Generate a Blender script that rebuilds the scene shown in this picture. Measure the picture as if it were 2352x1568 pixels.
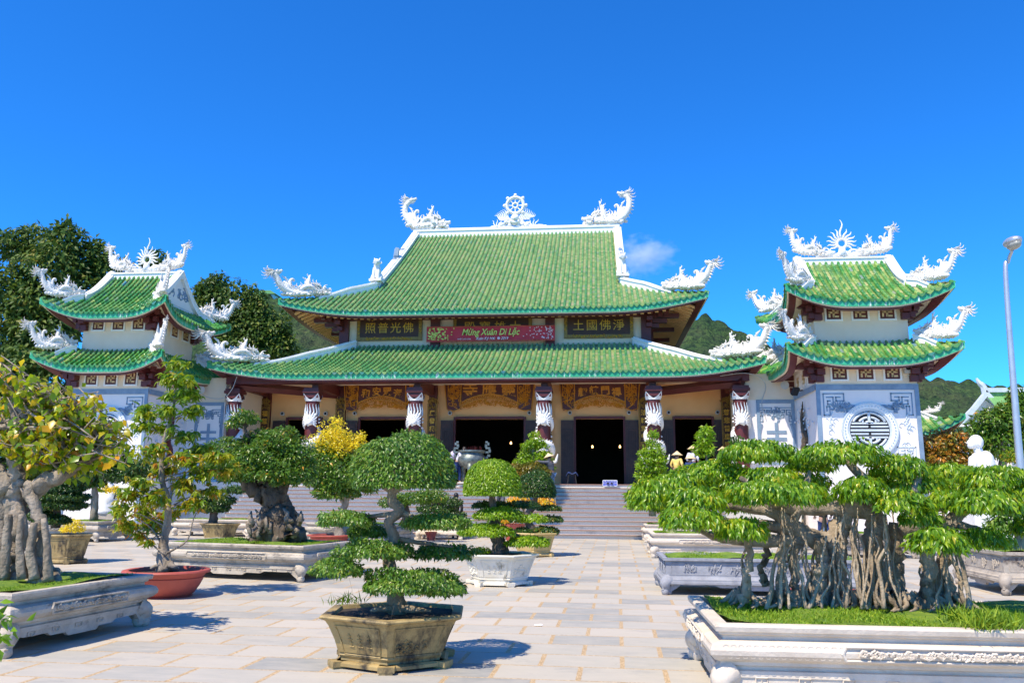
import bpy, math, random
import numpy as np
from mathutils import Vector, Matrix
R_=math.radians
rng=np.random.default_rng(7); random.seed(7)
sc=bpy.context.scene; COL=sc.collection
for o in list(bpy.data.objects): bpy.data.objects.remove(o)
# ---------------------------------------------------------------- camera
YAW,PITCH,ROLL,FPX,EYE=6.0,10.4,0.4,1900.,1.65
_a,_t,_r=R_(YAW),R_(PITCH),R_(ROLL)
_F=np.array([-math.sin(_a),math.cos(_a),0]);_R=np.array([math.cos(_a),math.sin(_a),0]);_Z=np.array([0,0,1.])
_fw=_F*math.cos(_t)+_Z*math.sin(_t);_up=-_F*math.sin(_t)+_Z*math.cos(_t)
_R2=_R*math.cos(_r)+_up*math.sin(_r);_U2=-_R*math.sin(_r)+_up*math.cos(_r)
def _ray(x,y): return _fw+_R2*(x-1176)/FPX-_U2*(y-784)/FPX
def at(x,y,Y):
    d=_ray(x,y);k=Y/d[1];return Vector((d*k+np.array([0,0,EYE])).tolist())
def gr(x,y,z=0.):
    d=_ray(x,y);k=(z-EYE)/d[2];return Vector((d*k+np.array([0,0,EYE])).tolist())
cd=bpy.data.cameras.new('camera'); cam=bpy.data.objects.new('camera',cd); COL.objects.link(cam)
cd.sensor_width=36; cd.lens=36*FPX/2352; cd.clip_end=5000; cd.clip_start=.1
m=Matrix(((_R2[0],_U2[0],-_fw[0],0),(_R2[1],_U2[1],-_fw[1],0),(_R2[2],_U2[2],-_fw[2],EYE),(0,0,0,1)))
cam.matrix_world=m; sc.camera=cam
# ---------------------------------------------------------------- light
SUN=Vector((-.36,-.54,1.)).normalized()
sd=bpy.data.lights.new('sun','SUN'); sd.energy=5; sd.angle=R_(.5); sd.color=(1,.88,.70)
so=bpy.data.objects.new('sun',sd); COL.objects.link(so); so.rotation_euler=SUN.to_track_quat('Z','Y').to_euler(); so.location=(-20,-30,60)
W=bpy.data.worlds.new('World'); sc.world=W; W.use_nodes=True
wn=W.node_tree; bg=wn.nodes['Background']; sk=wn.nodes.new('ShaderNodeTexSky'); sk.sky_type='NISHITA'; sk.sun_disc=False
sk.sun_elevation=math.asin(SUN.z); sk.sun_rotation=math.atan2(SUN.x,SUN.y); sk.altitude=1500; sk.air_density=1.0; sk.dust_density=0.0; sk.ozone_density=4.0
hs=wn.nodes.new('ShaderNodeHueSaturation'); hs.inputs['Saturation'].default_value=1.15; hs.inputs['Value'].default_value=1.0
wn.links.new(sk.outputs[0],hs.inputs['Color']); tn=wn.nodes.new('ShaderNodeMix'); tn.data_type='RGBA'; tn.blend_type='MULTIPLY'; tn.inputs[0].default_value=1; tn.inputs[7].default_value=(.36,1.36,2.2,1)
wn.links.new(hs.outputs[0],tn.inputs[6]); wn.links.new(tn.outputs[2],bg.inputs[0]); bg.inputs[1].default_value=.095
sc.view_settings.view_transform='Standard'; sc.view_settings.look='None'; sc.view_settings.gamma=1; sc.view_settings.exposure=.42
sc.cycles.volume_bounces=2; sc.cycles.max_bounces=6; sc.cycles.transparent_max_bounces=6
# ---------------------------------------------------------------- materials
def lk(nt,a,b): nt.links.new(a,b)
def base_mat(name):
    m=bpy.data.materials.new(name); m.use_nodes=True; nt=m.node_tree; return m,nt,nt.nodes['Principled BSDF']
def noise(nt,scale,detail=4,rough=.6,vec=None,sc3=None):
    n=nt.nodes.new('ShaderNodeTexNoise'); n.inputs['Scale'].default_value=scale; n.inputs['Detail'].default_value=detail; n.inputs['Roughness'].default_value=rough
    tc=nt.nodes.new('ShaderNodeTexCoord'); src=tc.outputs['Object']
    if sc3:
        mp=nt.nodes.new('ShaderNodeMapping'); mp.inputs['Scale'].default_value=sc3; lk(nt,src,mp.inputs[0]); src=mp.outputs[0]
    lk(nt,src,n.inputs['Vector']); return n
def ramp(nt,src,stops):
    r=nt.nodes.new('ShaderNodeValToRGB'); e=r.color_ramp.elements
    while len(e)<len(stops): e.new(.5)
    for k,(p,c) in enumerate(stops): e[k].position=p; e[k].color=(*c,1)
    lk(nt,src,r.inputs[0]); return r
def mixc(nt,f,a,b,mode='MIX'):
    x=nt.nodes.new('ShaderNodeMix'); x.data_type='RGBA'; x.blend_type=mode
    for s,v in ((x.inputs[0],f),(x.inputs[6],a),(x.inputs[7],b)):
        if isinstance(v,(int,float)): s.default_value=v
        elif isinstance(v,tuple): s.default_value=(*v,1)
        else: lk(nt,v,s)
    return x.outputs[2]
def bump(nt,b,h,strength=.4,dist=.02):
    n=nt.nodes.new('ShaderNodeBump'); n.inputs['Strength'].default_value=strength; n.inputs['Distance'].default_value=dist
    lk(nt,h,n.inputs['Height']); lk(nt,n.outputs[0],b.inputs['Normal'])
def M2(name,c1,c2,scale=3,rough=.7,bs=.3,bscale=30,bd=.01,lo=.35,hi=.65,sc3=None,c3=None,c3s=1.,c3lo=.6,c3hi=.7,metal=0,spec=None,c3sc=None):
    m,nt,b=base_mat(name); n=noise(nt,scale,5,.6,sc3=sc3); r=ramp(nt,n.outputs[0],[(lo,c1),(hi,c2)]); c=r.outputs[0]
    if c3:
        n3=noise(nt,c3s,6,.7,sc3=c3sc); r3=ramp(nt,n3.outputs[0],[(c3lo,(0,0,0)),(c3hi,(1,1,1))]); c=mixc(nt,r3.outputs[0],c,c3)
    lk(nt,c,b.inputs['Base Color']); b.inputs['Roughness'].default_value=rough; b.inputs['Metallic'].default_value=metal
    if spec is not None: b.inputs['Specular IOR Level'].default_value=spec
    if bs: nb=noise(nt,bscale,4,.6); bump(nt,b,nb.outputs[0],bs,bd)
    return m
def attr_mat(name,stops,rough=.4,trans=0,bs=0,bscale=20,bd=.01,spec=.5,var=.0,vscale=2,vc=(.5,.5,.5)):
    m,nt,b=base_mat(name); a=nt.nodes.new('ShaderNodeAttribute'); a.attribute_name='v'
    r=ramp(nt,a.outputs['Fac'],stops); c=r.outputs[0]
    if var:
        n=noise(nt,vscale,4,.6); r2=ramp(nt,n.outputs[0],[(.45,(0,0,0)),(.7,(var,var,var))]); c=mixc(nt,r2.outputs[0],c,vc)
    lk(nt,c,b.inputs['Base Color']); b.inputs['Roughness'].default_value=rough; b.inputs['Specular IOR Level'].default_value=spec
    if bs: nb=noise(nt,bscale,4,.6); bump(nt,b,nb.outputs[0],bs,bd)
    if trans:
        t=nt.nodes.new('ShaderNodeBsdfTranslucent'); h=nt.nodes.new('ShaderNodeHueSaturation'); h.inputs['Value'].default_value=1.5; h.inputs['Hue'].default_value=.485
        lk(nt,c,h.inputs['Color']); lk(nt,h.outputs[0],t.inputs[0]); mx=nt.nodes.new('ShaderNodeMixShader'); mx.inputs[0].default_value=trans
        lk(nt,b.outputs[0],mx.inputs[1]); lk(nt,t.outputs[0],mx.inputs[2]); lk(nt,mx.outputs[0],nt.nodes['Material Output'].inputs[0])
    return m
MT={}
MT['tile']=attr_mat('green_glazed_tile',[(0,(.04,.20,.06)),(.15,(.08,.27,.07)),(.3,(.14,.33,.08)),(.4,(.27,.40,.10)),(.45,(.06,.26,.15)),(.49,(.05,.18,.19)),(.51,(.12,.22,.06)),(.66,(.21,.31,.09)),(.82,(.31,.36,.13)),(.94,(.40,.37,.19)),(1,(.16,.28,.17))],rough=.3,spec=.5,bs=.2,bscale=14,bd=.01,var=.35,vscale=.45,vc=(.30,.36,.12))
MT['tiled']=attr_mat('green_glazed_tile_deep',[(0,(.02,.16,.035)),(.2,(.05,.24,.05)),(.34,(.12,.33,.05)),(.42,(.30,.42,.10)),(.46,(.05,.22,.18)),(.49,(.09,.28,.38)),(.51,(.05,.17,.03)),(.68,(.13,.27,.05)),(.84,(.28,.37,.10)),(.94,(.48,.46,.20)),(1,(.08,.22,.28))],rough=.2,spec=.5,bs=.2,bscale=14,bd=.01,var=.3,vscale=1.1,vc=(.42,.44,.2))
MT['fascia']=M2('green_fascia',(.02,.30,.13),(.04,.42,.22),1.2,.5,.1,20,c3=(.7,.78,.72),c3s=3.,c3lo=.56,c3hi=.68,c3sc=(3,3,.35))
MT['white']=M2('white_plaster',(.78,.77,.74),(.86,.85,.82),1.5,.6,.35,14,.03,c3=(.5,.5,.47),c3s=1.6,c3lo=.62,c3hi=.78)
MT['carved']=M2('carved_white_plaster',(.72,.69,.63),(.86,.83,.77),2,.65,.9,26,.05,c3=(.40,.40,.38),c3s=5,c3lo=.58,c3hi=.72)
MT['cream_w']=M2('cream_wall',(.78,.62,.44),(.84,.70,.53),.7,.8,.1,30,c3=(.62,.55,.44),c3s=.8,c3lo=.6,c3hi=.8,c3sc=(2,2,.4))
MT['white_w']=M2('white_wall',(.80,.74,.71),(.86,.80,.76),.7,.8,.1,30)
MT['orange']=M2('apricot_wall',(.80,.42,.17),(.86,.49,.22),.6,.8,.12,25)
MT['maroon']=M2('maroon_paint',(.085,.012,.012),(.12,.02,.018),2,.5,.1,20)
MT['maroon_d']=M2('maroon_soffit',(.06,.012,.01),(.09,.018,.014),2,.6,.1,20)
MT['gold']=M2('gold_paint',(.55,.27,.02),(.75,.42,.04),6,.4,.3,30,metal=.2)
MT['blackboard']=M2('dark_lacquer',(.045,.014,.006),(.07,.022,.01),3,.55,.05,20)
MT['door']=M2('dark_brown_door',(.035,.014,.011),(.06,.028,.02),4,.5,.15,20)
MT['inside']=M2('dim_interior',(.02,.016,.013),(.03,.025,.02),2,.8,0)  # darkness of the room put into a near-black wall colour
MT['blue']=M2('slate_blue_paint',(.17,.25,.34),(.24,.33,.43),3,.6,.15,25)
MT['bluelt']=M2('pale_blue_paint',(.50,.57,.62),(.60,.66,.70),3,.6,.15,25)
MT['step']=M2('granite_step',(.52,.50,.45),(.66,.64,.58),40,.6,.3,60,.004,c3=(.3,.3,.28),c3s=1.3,c3lo=.55,c3hi=.8)
MT['tread']=M2('granite_tread',(.54,.49,.45),(.64,.59,.54),30,.5,.2,60,.004)
MT['nose']=M2('red_granite_nosing',(.22,.12,.09),(.3,.17,.13),30,.4,.1,60)
MT['stone']=M2('weathered_carved_stone',(.40,.35,.28),(.54,.48,.39),5,.8,.6,26,.02,c3=(.10,.09,.08),c3s=2.6,c3lo=.54,c3hi=.70,c3sc=(1,1,1.8))
MT['stonew']=M2('white_carved_stone',(.58,.50,.40),(.70,.62,.51),4,.75,.45,26,.015,c3=(.40,.28,.16),c3s=2.,c3lo=.62,c3hi=.82,c3sc=(1,1,2))
MT['stoneg']=M2('grey_blue_carved_stone',(.24,.25,.28),(.34,.35,.38),6,.7,.5,30,.015)
MT['stoneb']=M2('brown_weathered_stone',(.34,.29,.23),(.48,.42,.34),5,.8,.5,26,.02,c3=(.08,.06,.05),c3s=2.4,c3lo=.52,c3hi=.68)
MT['potolive']=M2('ochre_weathered_pot',(.30,.215,.085),(.44,.32,.13),2.5,.6,.4,40,.01,c3=(.05,.04,.025),c3s=2.2,c3lo=.48,c3hi=.64,c3sc=(1.6,1.6,.8))
MT['potyel']=M2('yellow_pot',(.50,.36,.13),(.58,.43,.18),2.5,.6,.3,40,.01,c3=(.2,.14,.07),c3s=1.6,c3lo=.6,c3hi=.75)
MT['potwhite']=M2('chalky_white_pot',(.66,.62,.50),(.76,.73,.63),3,.7,.3,40,.01,c3=(.28,.25,.18),c3s=2.6,c3lo=.58,c3hi=.7,c3sc=(2,2,.8))
MT['terra']=M2('red_terracotta',(.36,.065,.045),(.46,.10,.07),3,.6,.15,40,.005)
MT['soil']=M2('dark_soil',(.02,.015,.01),(.06,.045,.03),12,.95,.8,40,.03)
MT['bark']=M2('grey_bark',(.11,.085,.055),(.42,.35,.27),7,.85,.9,22,.03,lo=.3,hi=.7,sc3=(1,1,.35))
MT['barkm']=M2('brown_bark',(.12,.09,.055),(.30,.24,.16),7,.85,.9,22,.03,lo=.3,hi=.7,sc3=(1,1,.35))
MT['barkr']=M2('tan_root_bark',(.20,.145,.09),(.48,.39,.28),7,.85,.9,22,.03,lo=.3,hi=.7,sc3=(1,1,.35),c3=(.06,.045,.03),c3s=2.5,c3lo=.55,c3hi=.7)
MT['barkd']=M2('dark_bark',(.055,.04,.028),(.17,.13,.09),7,.9,.9,22,.03,lo=.3,hi=.7,sc3=(1,1,.35))
MT['bronze']=M2('weathered_bronze',(.10,.12,.11),(.24,.27,.24),6,.45,.6,18,.02,metal=.6)
MT['grassb']=M2('moss_turf',(.09,.19,.012),(.22,.32,.02),9,.9,.9,60,.03)
MT['metal']=M2('galvanised_steel',(.45,.47,.5),(.55,.57,.6),3,.4,.1,20,metal=.6)
MT['greyp']=M2('grey_plastic',(.45,.45,.44),(.5,.5,.49),3,.5,0)
MT['banner']=M2('red_banner',(.50,.015,.03),(.60,.03,.05),2,.6,.05,20)
MT['yelg']=M2('lime_letter',(.62,.72,.12),(.7,.78,.2),2,.6,0)
MT['wht']=M2('white_paint',(.8,.8,.8),(.85,.85,.85),2,.6,0)
MT['pink']=M2('pale_pink_petals',(.75,.45,.52),(.85,.7,.75),8,.6,0)
MT['signblue']=M2('blue_sign',(.10,.13,.55),(.12,.16,.6),2,.5,0)
MT['skin']=M2('skin',(.42,.24,.16),(.5,.3,.2),4,.6,0)
MT['hair']=M2('black_hair',(.008,.007,.006),(.02,.017,.015),10,.5,.2,60)
MT['straw']=M2('straw_hat',(.62,.46,.25),(.75,.6,.38),20,.7,.3,60)
MT['jeans']=M2('blue_jeans',(.06,.13,.25),(.13,.24,.40),8,.8,.2,40)
MT['navy']=M2('navy_trousers',(.01,.03,.12),(.02,.05,.18),8,.8,.2,40)
MT['cgrey']=M2('grey_shirt',(.06,.065,.08),(.12,.13,.15),8,.8,.2,40)
MT['cblack']=M2('black_cloth',(.01,.01,.012),(.02,.02,.024),8,.8,.2,40)
MT['cwhite']=M2('white_shirt',(.62,.6,.66),(.75,.73,.8),8,.8,.2,40)
MT['clilac']=M2('lilac_bag',(.5,.42,.58),(.65,.58,.72),8,.8,.2,40)
MT['cyellow']=M2('yellow_shirt',(.7,.5,.1),(.8,.6,.2),8,.8,.2,40)
MT['lens']=M2('dull_lamp_glass',(.28,.28,.24),(.4,.4,.35),8,.25,0)
MT['roofgreenfar']=M2('far_green_roof',(.10,.30,.08),(.2,.4,.14),3,.5,.6,8,.05,sc3=(6,1,1))
def glow(name,col,st):
    m,nt,b=base_mat(name); b.inputs['Emission Color'].default_value=(*col,1); b.inputs['Emission Strength'].default_value=st; b.inputs['Base Color'].default_value=(*col,1); return m
MT['flame']=glow('oil_lamp_flame',(1,.55,.2),5)
LF={}
def leafm(k,stops,trans=.35,rough=.32): LF[k]=attr_mat('leaves_'+k,stops,rough=rough,trans=trans,spec=.25 if k=='forest' else .5)
leafm('ficus',[(0,(.05,.14,.008)),(.3,(.11,.26,.010)),(.6,(.22,.38,.012)),(.9,(.36,.46,.015)),(1,(.46,.42,.03))],trans=.4)
leafm('dome',[(0,(.03,.09,.01)),(.35,(.075,.18,.015)),(.8,(.17,.30,.028)),(1,(.32,.36,.06))],trans=.3,rough=.38)
leafm('lime',[(0,(.10,.23,.008)),(.5,(.20,.36,.010)),(1,(.32,.43,.015))],trans=.4)
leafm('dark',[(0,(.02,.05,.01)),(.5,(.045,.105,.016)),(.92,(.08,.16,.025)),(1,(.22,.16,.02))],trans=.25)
leafm('bodhi',[(0,(.07,.17,.008)),(.3,(.15,.28,.008)),(.55,(.32,.38,.010)),(.8,(.55,.45,.015)),(1,(.75,.32,.01))],trans=.5)
leafm('sapling',[(0,(.06,.16,.010)),(.35,(.14,.27,.012)),(.6,(.28,.34,.012)),(.82,(.42,.28,.015)),(1,(.45,.17,.015))],trans=.45)
leafm('mixed',[(0,(.04,.11,.012)),(.5,(.09,.20,.018)),(.88,(.17,.26,.025)),(.96,(.32,.3,.035)),(1,(.6,.3,.02))],trans=.35)
leafm('yellow',[(0,(.30,.34,.02)),(.3,(.62,.52,.02)),(.6,(.80,.66,.02)),(1,(.9,.8,.05))],trans=.4)
leafm('orange',[(0,(.08,.12,.015)),(.4,(.22,.18,.02)),(.7,(.45,.20,.02)),(1,(.6,.22,.02))],trans=.35)
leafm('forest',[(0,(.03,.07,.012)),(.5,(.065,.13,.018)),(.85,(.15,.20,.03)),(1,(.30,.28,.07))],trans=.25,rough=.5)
leafm('grass',[(0,(.10,.22,.010)),(.5,(.20,.34,.012)),(1,(.36,.44,.02))],trans=.3,rough=.6)
leafm('bloss',[(0,(.7,.25,.02)),(.5,(.85,.55,.03)),(1,(.15,.28,.02))],trans=.3)
# ---------------------------------------------------------------- object helpers
def tag(o,label=None,cat=None,group=None,kind=None):
    if label: o['label']=label
    if cat: o['category']=cat
    if group: o['group']=group
    if kind: o['kind']=kind
    return o
def thing(name,loc,label,cat,group=None,rz=0):
    o=bpy.data.objects.new(name,None); COL.objects.link(o); o.location=loc; o.rotation_euler=(0,0,rz); o.empty_display_size=.2
    return tag(o,label,cat,group)
def addobj(name,me,parent=None,loc=None,rz=None,label=None):
    o=bpy.data.objects.new(name,me); COL.objects.link(o)
    if parent: o.parent=parent
    if loc is not None: o.location=loc
    if rz is not None: o.rotation_euler=(0,0,rz)
    if label: o['label']=label
    return o
def copy_tree(o,parent=None):
    c=o.copy(); COL.objects.link(c); c.parent=parent
    for ch in list(o.children): copy_tree(ch,c)
    return c
class MB:
    """collects shapes, builds one mesh"""
    def __init__(s): s.v=[];s.f=[];s.a=[];s.n=0
    def add(s,vs,fs,a=0.5):
        vs=np.asarray(vs,float).reshape(-1,3); s.v.append(vs)
        s.f+= [tuple(i+s.n for i in f) for f in fs]
        s.a+= list(a) if hasattr(a,'__len__') else [a]*len(fs)
        s.n+=len(vs); return s
    def box(s,c,d,rz=0,a=.5,rx=0,ry=0):
        x,y,z=[t/2 for t in d]; v=np.array([(i*x,j*y,k*z) for i in(-1,1) for j in(-1,1) for k in(-1,1)])
        if rx or ry or rz:
            m=np.array(Matrix.Rotation(rz,3,'Z')@Matrix.Rotation(ry,3,'Y')@Matrix.Rotation(rx,3,'X')); v=v@m.T
        return s.add(v+np.array(c),[(0,1,3,2),(4,6,7,5),(0,4,5,1),(2,3,7,6),(0,2,6,4),(1,5,7,3)],a)
    def box2(s,a,b,v=.5):
        a=np.array(a,float);b=np.array(b,float); return s.box((a+b)/2,np.abs(b-a),a=v)
    def tube(s,path,rad,n=8,cap=True,a=.5,flat=1.,jit=0,rs=None):
        P=np.array([tuple(p) for p in path],float); k=len(P)
        r=np.full(k,rad,float) if not hasattr(rad,'__len__') else np.array(rad,float)
        T=np.gradient(P,axis=0); T/= np.linalg.norm(T,axis=1)[:,None]+1e-9
        u=np.cross(T[0],[0,0,1.]); 
        if np.linalg.norm(u)<1e-3: u=np.array([1.,0,0])
        u/=np.linalg.norm(u); rows=[]
        for i in range(k):
            u=u-T[i]*(u@T[i]); u/=np.linalg.norm(u)+1e-9; w=np.cross(T[i],u)
            an=np.linspace(0,2*math.pi,n,endpoint=False); rr=r[i]*np.ones(n)
            if jit: rr=rr*(1+(rs or rng).uniform(-jit,jit,n))
            rows.append(P[i]+np.outer(np.cos(an)*rr,u)+np.outer(np.sin(an)*rr*flat,w))
        v=np.concatenate(rows); f=[]
        for i in range(k-1):
            for j in range(n):
                j2=(j+1)%n; f.append((i*n+j,i*n+j2,(i+1)*n+j2,(i+1)*n+j))
        if cap: f.append(tuple(range(n))[::-1]); f.append(tuple((k-1)*n+j for j in range(n)))
        return s.add(v,f,a)
    def lathe(s,prof,c=(0,0,0),n=24,cap=True,a=.5,sx=1,sy=1,ph=0,ex=1):
        v=[];f=[];k=len(prof)
        for r,z in prof:
            for j in range(n):
                t=ph+2*math.pi*j/n; v.append((c[0]+r*math.cos(t)*sx,c[1]+r*math.sin(t)*sy,c[2]+z))
        for i in range(k-1):
            for j in range(n):
                j2=(j+1)%n; f.append((i*n+j,i*n+j2,(i+1)*n+j2,(i+1)*n+j))
        if cap: f.append(tuple(range(n))[::-1]); f.append(tuple((k-1)*n+j for j in range(n)))
        return s.add(v,f,a)
    def ball(s,c,r,n=8,a=.5,m=5):
        r=(r,r,r) if not hasattr(r,'__len__') else r; v=[];f=[]
        for i in range(m+1):
            p=math.pi*i/m
            for j in range(n):
                t=2*math.pi*j/n; v.append((c[0]+r[0]*math.sin(p)*math.cos(t),c[1]+r[1]*math.sin(p)*math.sin(t),c[2]+r[2]*math.cos(p)))
        for i in range(m):
            for j in range(n):
                j2=(j+1)%n; f.append((i*n+j,(i+1)*n+j,(i+1)*n+j2,i*n+j2))
        return s.add(v,f,a)
    def prism(s,poly,d0,d1,ax='y',a=.5):
        """2D polygon (x,z) extruded along y from d0 to d1 (ax='y'), or (y,z) along x, or (x,y) along z"""
        k=len(poly); mk={'y':lambda p,d:(p[0],d,p[1]),'x':lambda p,d:(d,p[0],p[1]),'z':lambda p,d:(p[0],p[1],d)}[ax]
        v=[mk(p,d0) for p in poly]+[mk(p,d1) for p in poly]
        f=[tuple(range(k)),tuple(range(2*k-1,k-1,-1))]+[(i,k+i,k+(i+1)%k,(i+1)%k) for i in range(k)]
        return s.add(v,f,a)
    def grid(s,fn,nu,nv,a=.5):
        v=[fn(i/nu,j/nv) for i in range(nu+1) for j in range(nv+1)]; f=[]
        for i in range(nu):
            for j in range(nv):
                q=i*(nv+1)+j; f.append((q,q+nv+1,q+nv+2,q+1))
        return s.add(v,f,a)
    def sweep(s,path,prof,up=(0,0,1),a=.5,cap=True):
        """profile of (side, up) pairs swept along path with a fixed up vector"""
        P=np.array([tuple(p) for p in path],float); T=np.gradient(P,axis=0); up=np.array(up,float); v=[]; k=len(prof)
        for i in range(len(P)):
            h=T[i]-up*(T[i]@up); h/=np.linalg.norm(h)+1e-9; sd=np.cross(h,up)
            v+= [P[i]+sd*p[0]+up*p[1] for p in prof]
        f=[]
        for i in range(len(P)-1):
            for j in range(k):
                j2=(j+1)%k; f.append((i*k+j,i*k+j2,(i+1)*k+j2,(i+1)*k+j))
        if cap: f.append(tuple(range(k))[::-1]); f.append(tuple((len(P)-1)*k+j for j in range(k)))
        return s.add(v,f,a)
    def mesh(s,name,mat,smooth=False,recalc=True):
        me=bpy.data.meshes.new(name); v=np.concatenate(s.v) if s.v else np.zeros((0,3))
        me.from_pydata(v.tolist(),[],s.f); me.materials.append(MT[mat] if isinstance(mat,str) and mat in MT else (LF[mat] if isinstance(mat,str) else mat))
        at_=me.attributes.new('v','FLOAT','FACE'); at_.data.foreach_set('value',np.array(s.a,np.float32))
        if recalc:
            import bmesh
            b=bmesh.new(); b.from_mesh(me); bmesh.ops.recalc_face_normals(b,faces=b.faces); b.to_mesh(me); b.free()
        if smooth:
            me.shade_smooth() if smooth is True else me.shade_smooth()
            if smooth is not True:
                try: me.set_sharp_from_angle(angle=R_(smooth))
                except Exception: pass
        return me
    def build(s,name,mat,parent=None,loc=None,rz=None,smooth=False,label=None,recalc=True):
        return addobj(name,s.mesh(name,mat,smooth,recalc),parent,loc,rz,label)
def spline(pts,n=6):
    """Catmull-Rom through points"""
    P=[np.array(tuple(p),float) for p in pts]; P=[2*P[0]-P[1]]+P+[2*P[-1]-P[-2]]; out=[]
    for i in range(1,len(P)-2):
        for t in np.linspace(0,1,n,endpoint=False):
            a,b,c,d=P[i-1:i+3]; out.append(.5*((2*b)+(-a+c)*t+(2*a-5*b+4*c-d)*t*t+(-a+3*b-3*c+d)*t**3))
    out.append(P[-2]); return np.array(out)
def interp(vals,n): 
    return np.interp(np.linspace(0,1,n),np.linspace(0,1,len(vals)),vals)
_fcache={}
def text(body,size,mat,parent,loc,name='lettering',rot=(math.pi/2,0,0),shear=0,ext=.006,align='CENTER',sx=1,bold=0):
    c=bpy.data.curves.new(name,'FONT'); c.body=body; c.size=size; c.align_x=align; c.align_y='CENTER'; c.extrude=ext; c.shear=shear; c.offset=bold; c.resolution_u=3
    t=bpy.data.objects.new(name,c); COL.objects.link(t); bpy.context.view_layer.update()
    me=bpy.data.meshes.new_from_object(t.evaluated_get(bpy.context.evaluated_depsgraph_get())); bpy.data.objects.remove(t); bpy.data.curves.remove(c)
    me.materials.clear(); me.materials.append(MT[mat]); o=addobj(name,me,parent,loc); o.rotation_euler=rot; o.scale=(sx,1,1); return o
# ---------------------------------------------------------------- leaves
def leaf_mesh(name,P,D,N,L,Wd,val,mat,parent,quad=False,curl=.25,loc=None):
    P=np.asarray(P,float); n=len(P); D=D/(np.linalg.norm(D,axis=1)[:,None]+1e-9); S=np.cross(D,N); S/=np.linalg.norm(S,axis=1)[:,None]+1e-9; N=np.cross(S,D)
    L=np.broadcast_to(L,(n,))[:,None]; Wd=np.broadcast_to(Wd,(n,))[:,None]
    if quad:
        V=np.stack([P,P+D*L*.5+S*Wd*.5+N*L*.06,P+D*L-N*L*curl*.5,P+D*L*.5-S*Wd*.5+N*L*.06],1); k=4
        idx=np.array([[0,1,2,3]]); tot=4
    else:
        V=np.stack([P,P+D*L*.42+S*Wd*.5+N*L*.07,P+D*L*.45-N*L*.02,P+D*L*.42-S*Wd*.5+N*L*.07,P+D*L-N*L*curl],1); k=5
        idx=np.array([[0,1,2],[0,2,3],[1,4,2],[2,4,3]]); tot=3
    V=V.reshape(-1,3); F=(np.arange(n)[:,None,None]*k+idx[None]).reshape(-1,tot)
    me=bpy.data.meshes.new(name); me.vertices.add(len(V)); me.vertices.foreach_set('co',V.astype(np.float32).ravel())
    me.loops.add(F.size); me.loops.foreach_set('vertex_index',F.ravel().astype(np.int32))
    me.polygons.add(len(F)); me.polygons.foreach_set('loop_start',np.arange(0,F.size,tot,dtype=np.int32))
    me.update(calc_edges=True)
    a=me.attributes.new('v','FLOAT','FACE'); a.data.foreach_set('value',np.repeat(val,len(idx)).astype(np.float32))
    me.materials.append(LF[mat]); return addobj(name,me,parent,loc)
def unit(n,zlo=-1.):
    z=rng.uniform(zlo,1,n); t=rng.uniform(0,2*math.pi,n); r=np.sqrt(np.maximum(0,1-z*z)); return np.stack([r*np.cos(t),r*np.sin(t),z],1)
def pad_pts(c,r,n,zlo=-.35,shell=.25,droop=.6,lump=.12,spread=.5,flatb=.5):
    """leaf bases, directions and normals over a lumpy dome"""
    u=unit(n,zlo); k=rng.uniform(0,2*math.pi,(4,3)); f=rng.uniform(2,5,(4,3))
    lm=sum(np.sin(u@f[i]+k[i,0]) for i in range(4))/4; rr=(1-shell*rng.random(n)**2)*(1+lump*lm)
    q=u.copy(); q[:,2]=np.where(q[:,2]<0,q[:,2]*flatb,q[:,2]); P=np.asarray(c)+q*rr[:,None]*np.asarray(r)
    nr=u/np.asarray(r); nr/=np.linalg.norm(nr,axis=1)[:,None]
    out=nr.copy(); out[:,2]*=.3; D=out+np.array([0,0,-droop])+rng.normal(0,spread,(n,3)); N=nr+np.array([0,0,.5])+rng.normal(0,.5,(n,3))
    return P,D,N
def crown(name,pads,mat,parent,L,w=.45,dens=1.,droop=.6,shell=.25,quad=False,vmul=1.,spread=.5,curl=.25,lump=.12,zlo=-.35,cov=3.2,flatb=.5):
    """pads: list of (center, (rx,ry,rz)[,value shift]); leaf count from the pad's area"""
    Ps=[];Ds=[];Ns=[];Vs=[]
    for p in pads:
        c,r=p[0],p[1]; vs=p[2] if len(p)>2 else 0
        area=4*math.pi*(((r[0]*r[1])**1.6+(r[0]*r[2])**1.6+(r[1]*r[2])**1.6)/3)**(1/1.6)*.65
        n=int(dens*cov*area/(L*L*w*.5)); P,D,N=pad_pts(c,r,n,droop=droop,shell=shell,spread=spread,lump=lump,zlo=zlo,flatb=flatb)
        Ps.append(P);Ds.append(D);Ns.append(N); cv_=.16*np.sin(P[:,0]*(3.2/ max(r[0],.2))+rng.uniform(0,6))*np.sin(P[:,2]*(4/max(r[2],.15))+rng.uniform(0,6)); Vs.append(np.clip(rng.beta(2,2.2,n)*vmul+vs+cv_,0,1))
    P=np.concatenate(Ps); n=len(P); LL=L*rng.uniform(.7,1.2,n)
    return leaf_mesh(name,P,np.concatenate(Ds),np.concatenate(Ns),LL,LL*w,np.concatenate(Vs),mat,parent,quad,curl)
def branch(mb,pts,r0,r1,n=7,jit=.12,sub=5,wob=0.):
    p=spline(pts,sub); 
    if wob: p=p+rng.normal(0,wob,p.shape)
    r=interp([r0,(r0+r1)/2,r1] if not hasattr(r0,'__len__') else r0,len(p)); mb.tube(p,r,n,jit=jit); return p
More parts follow.
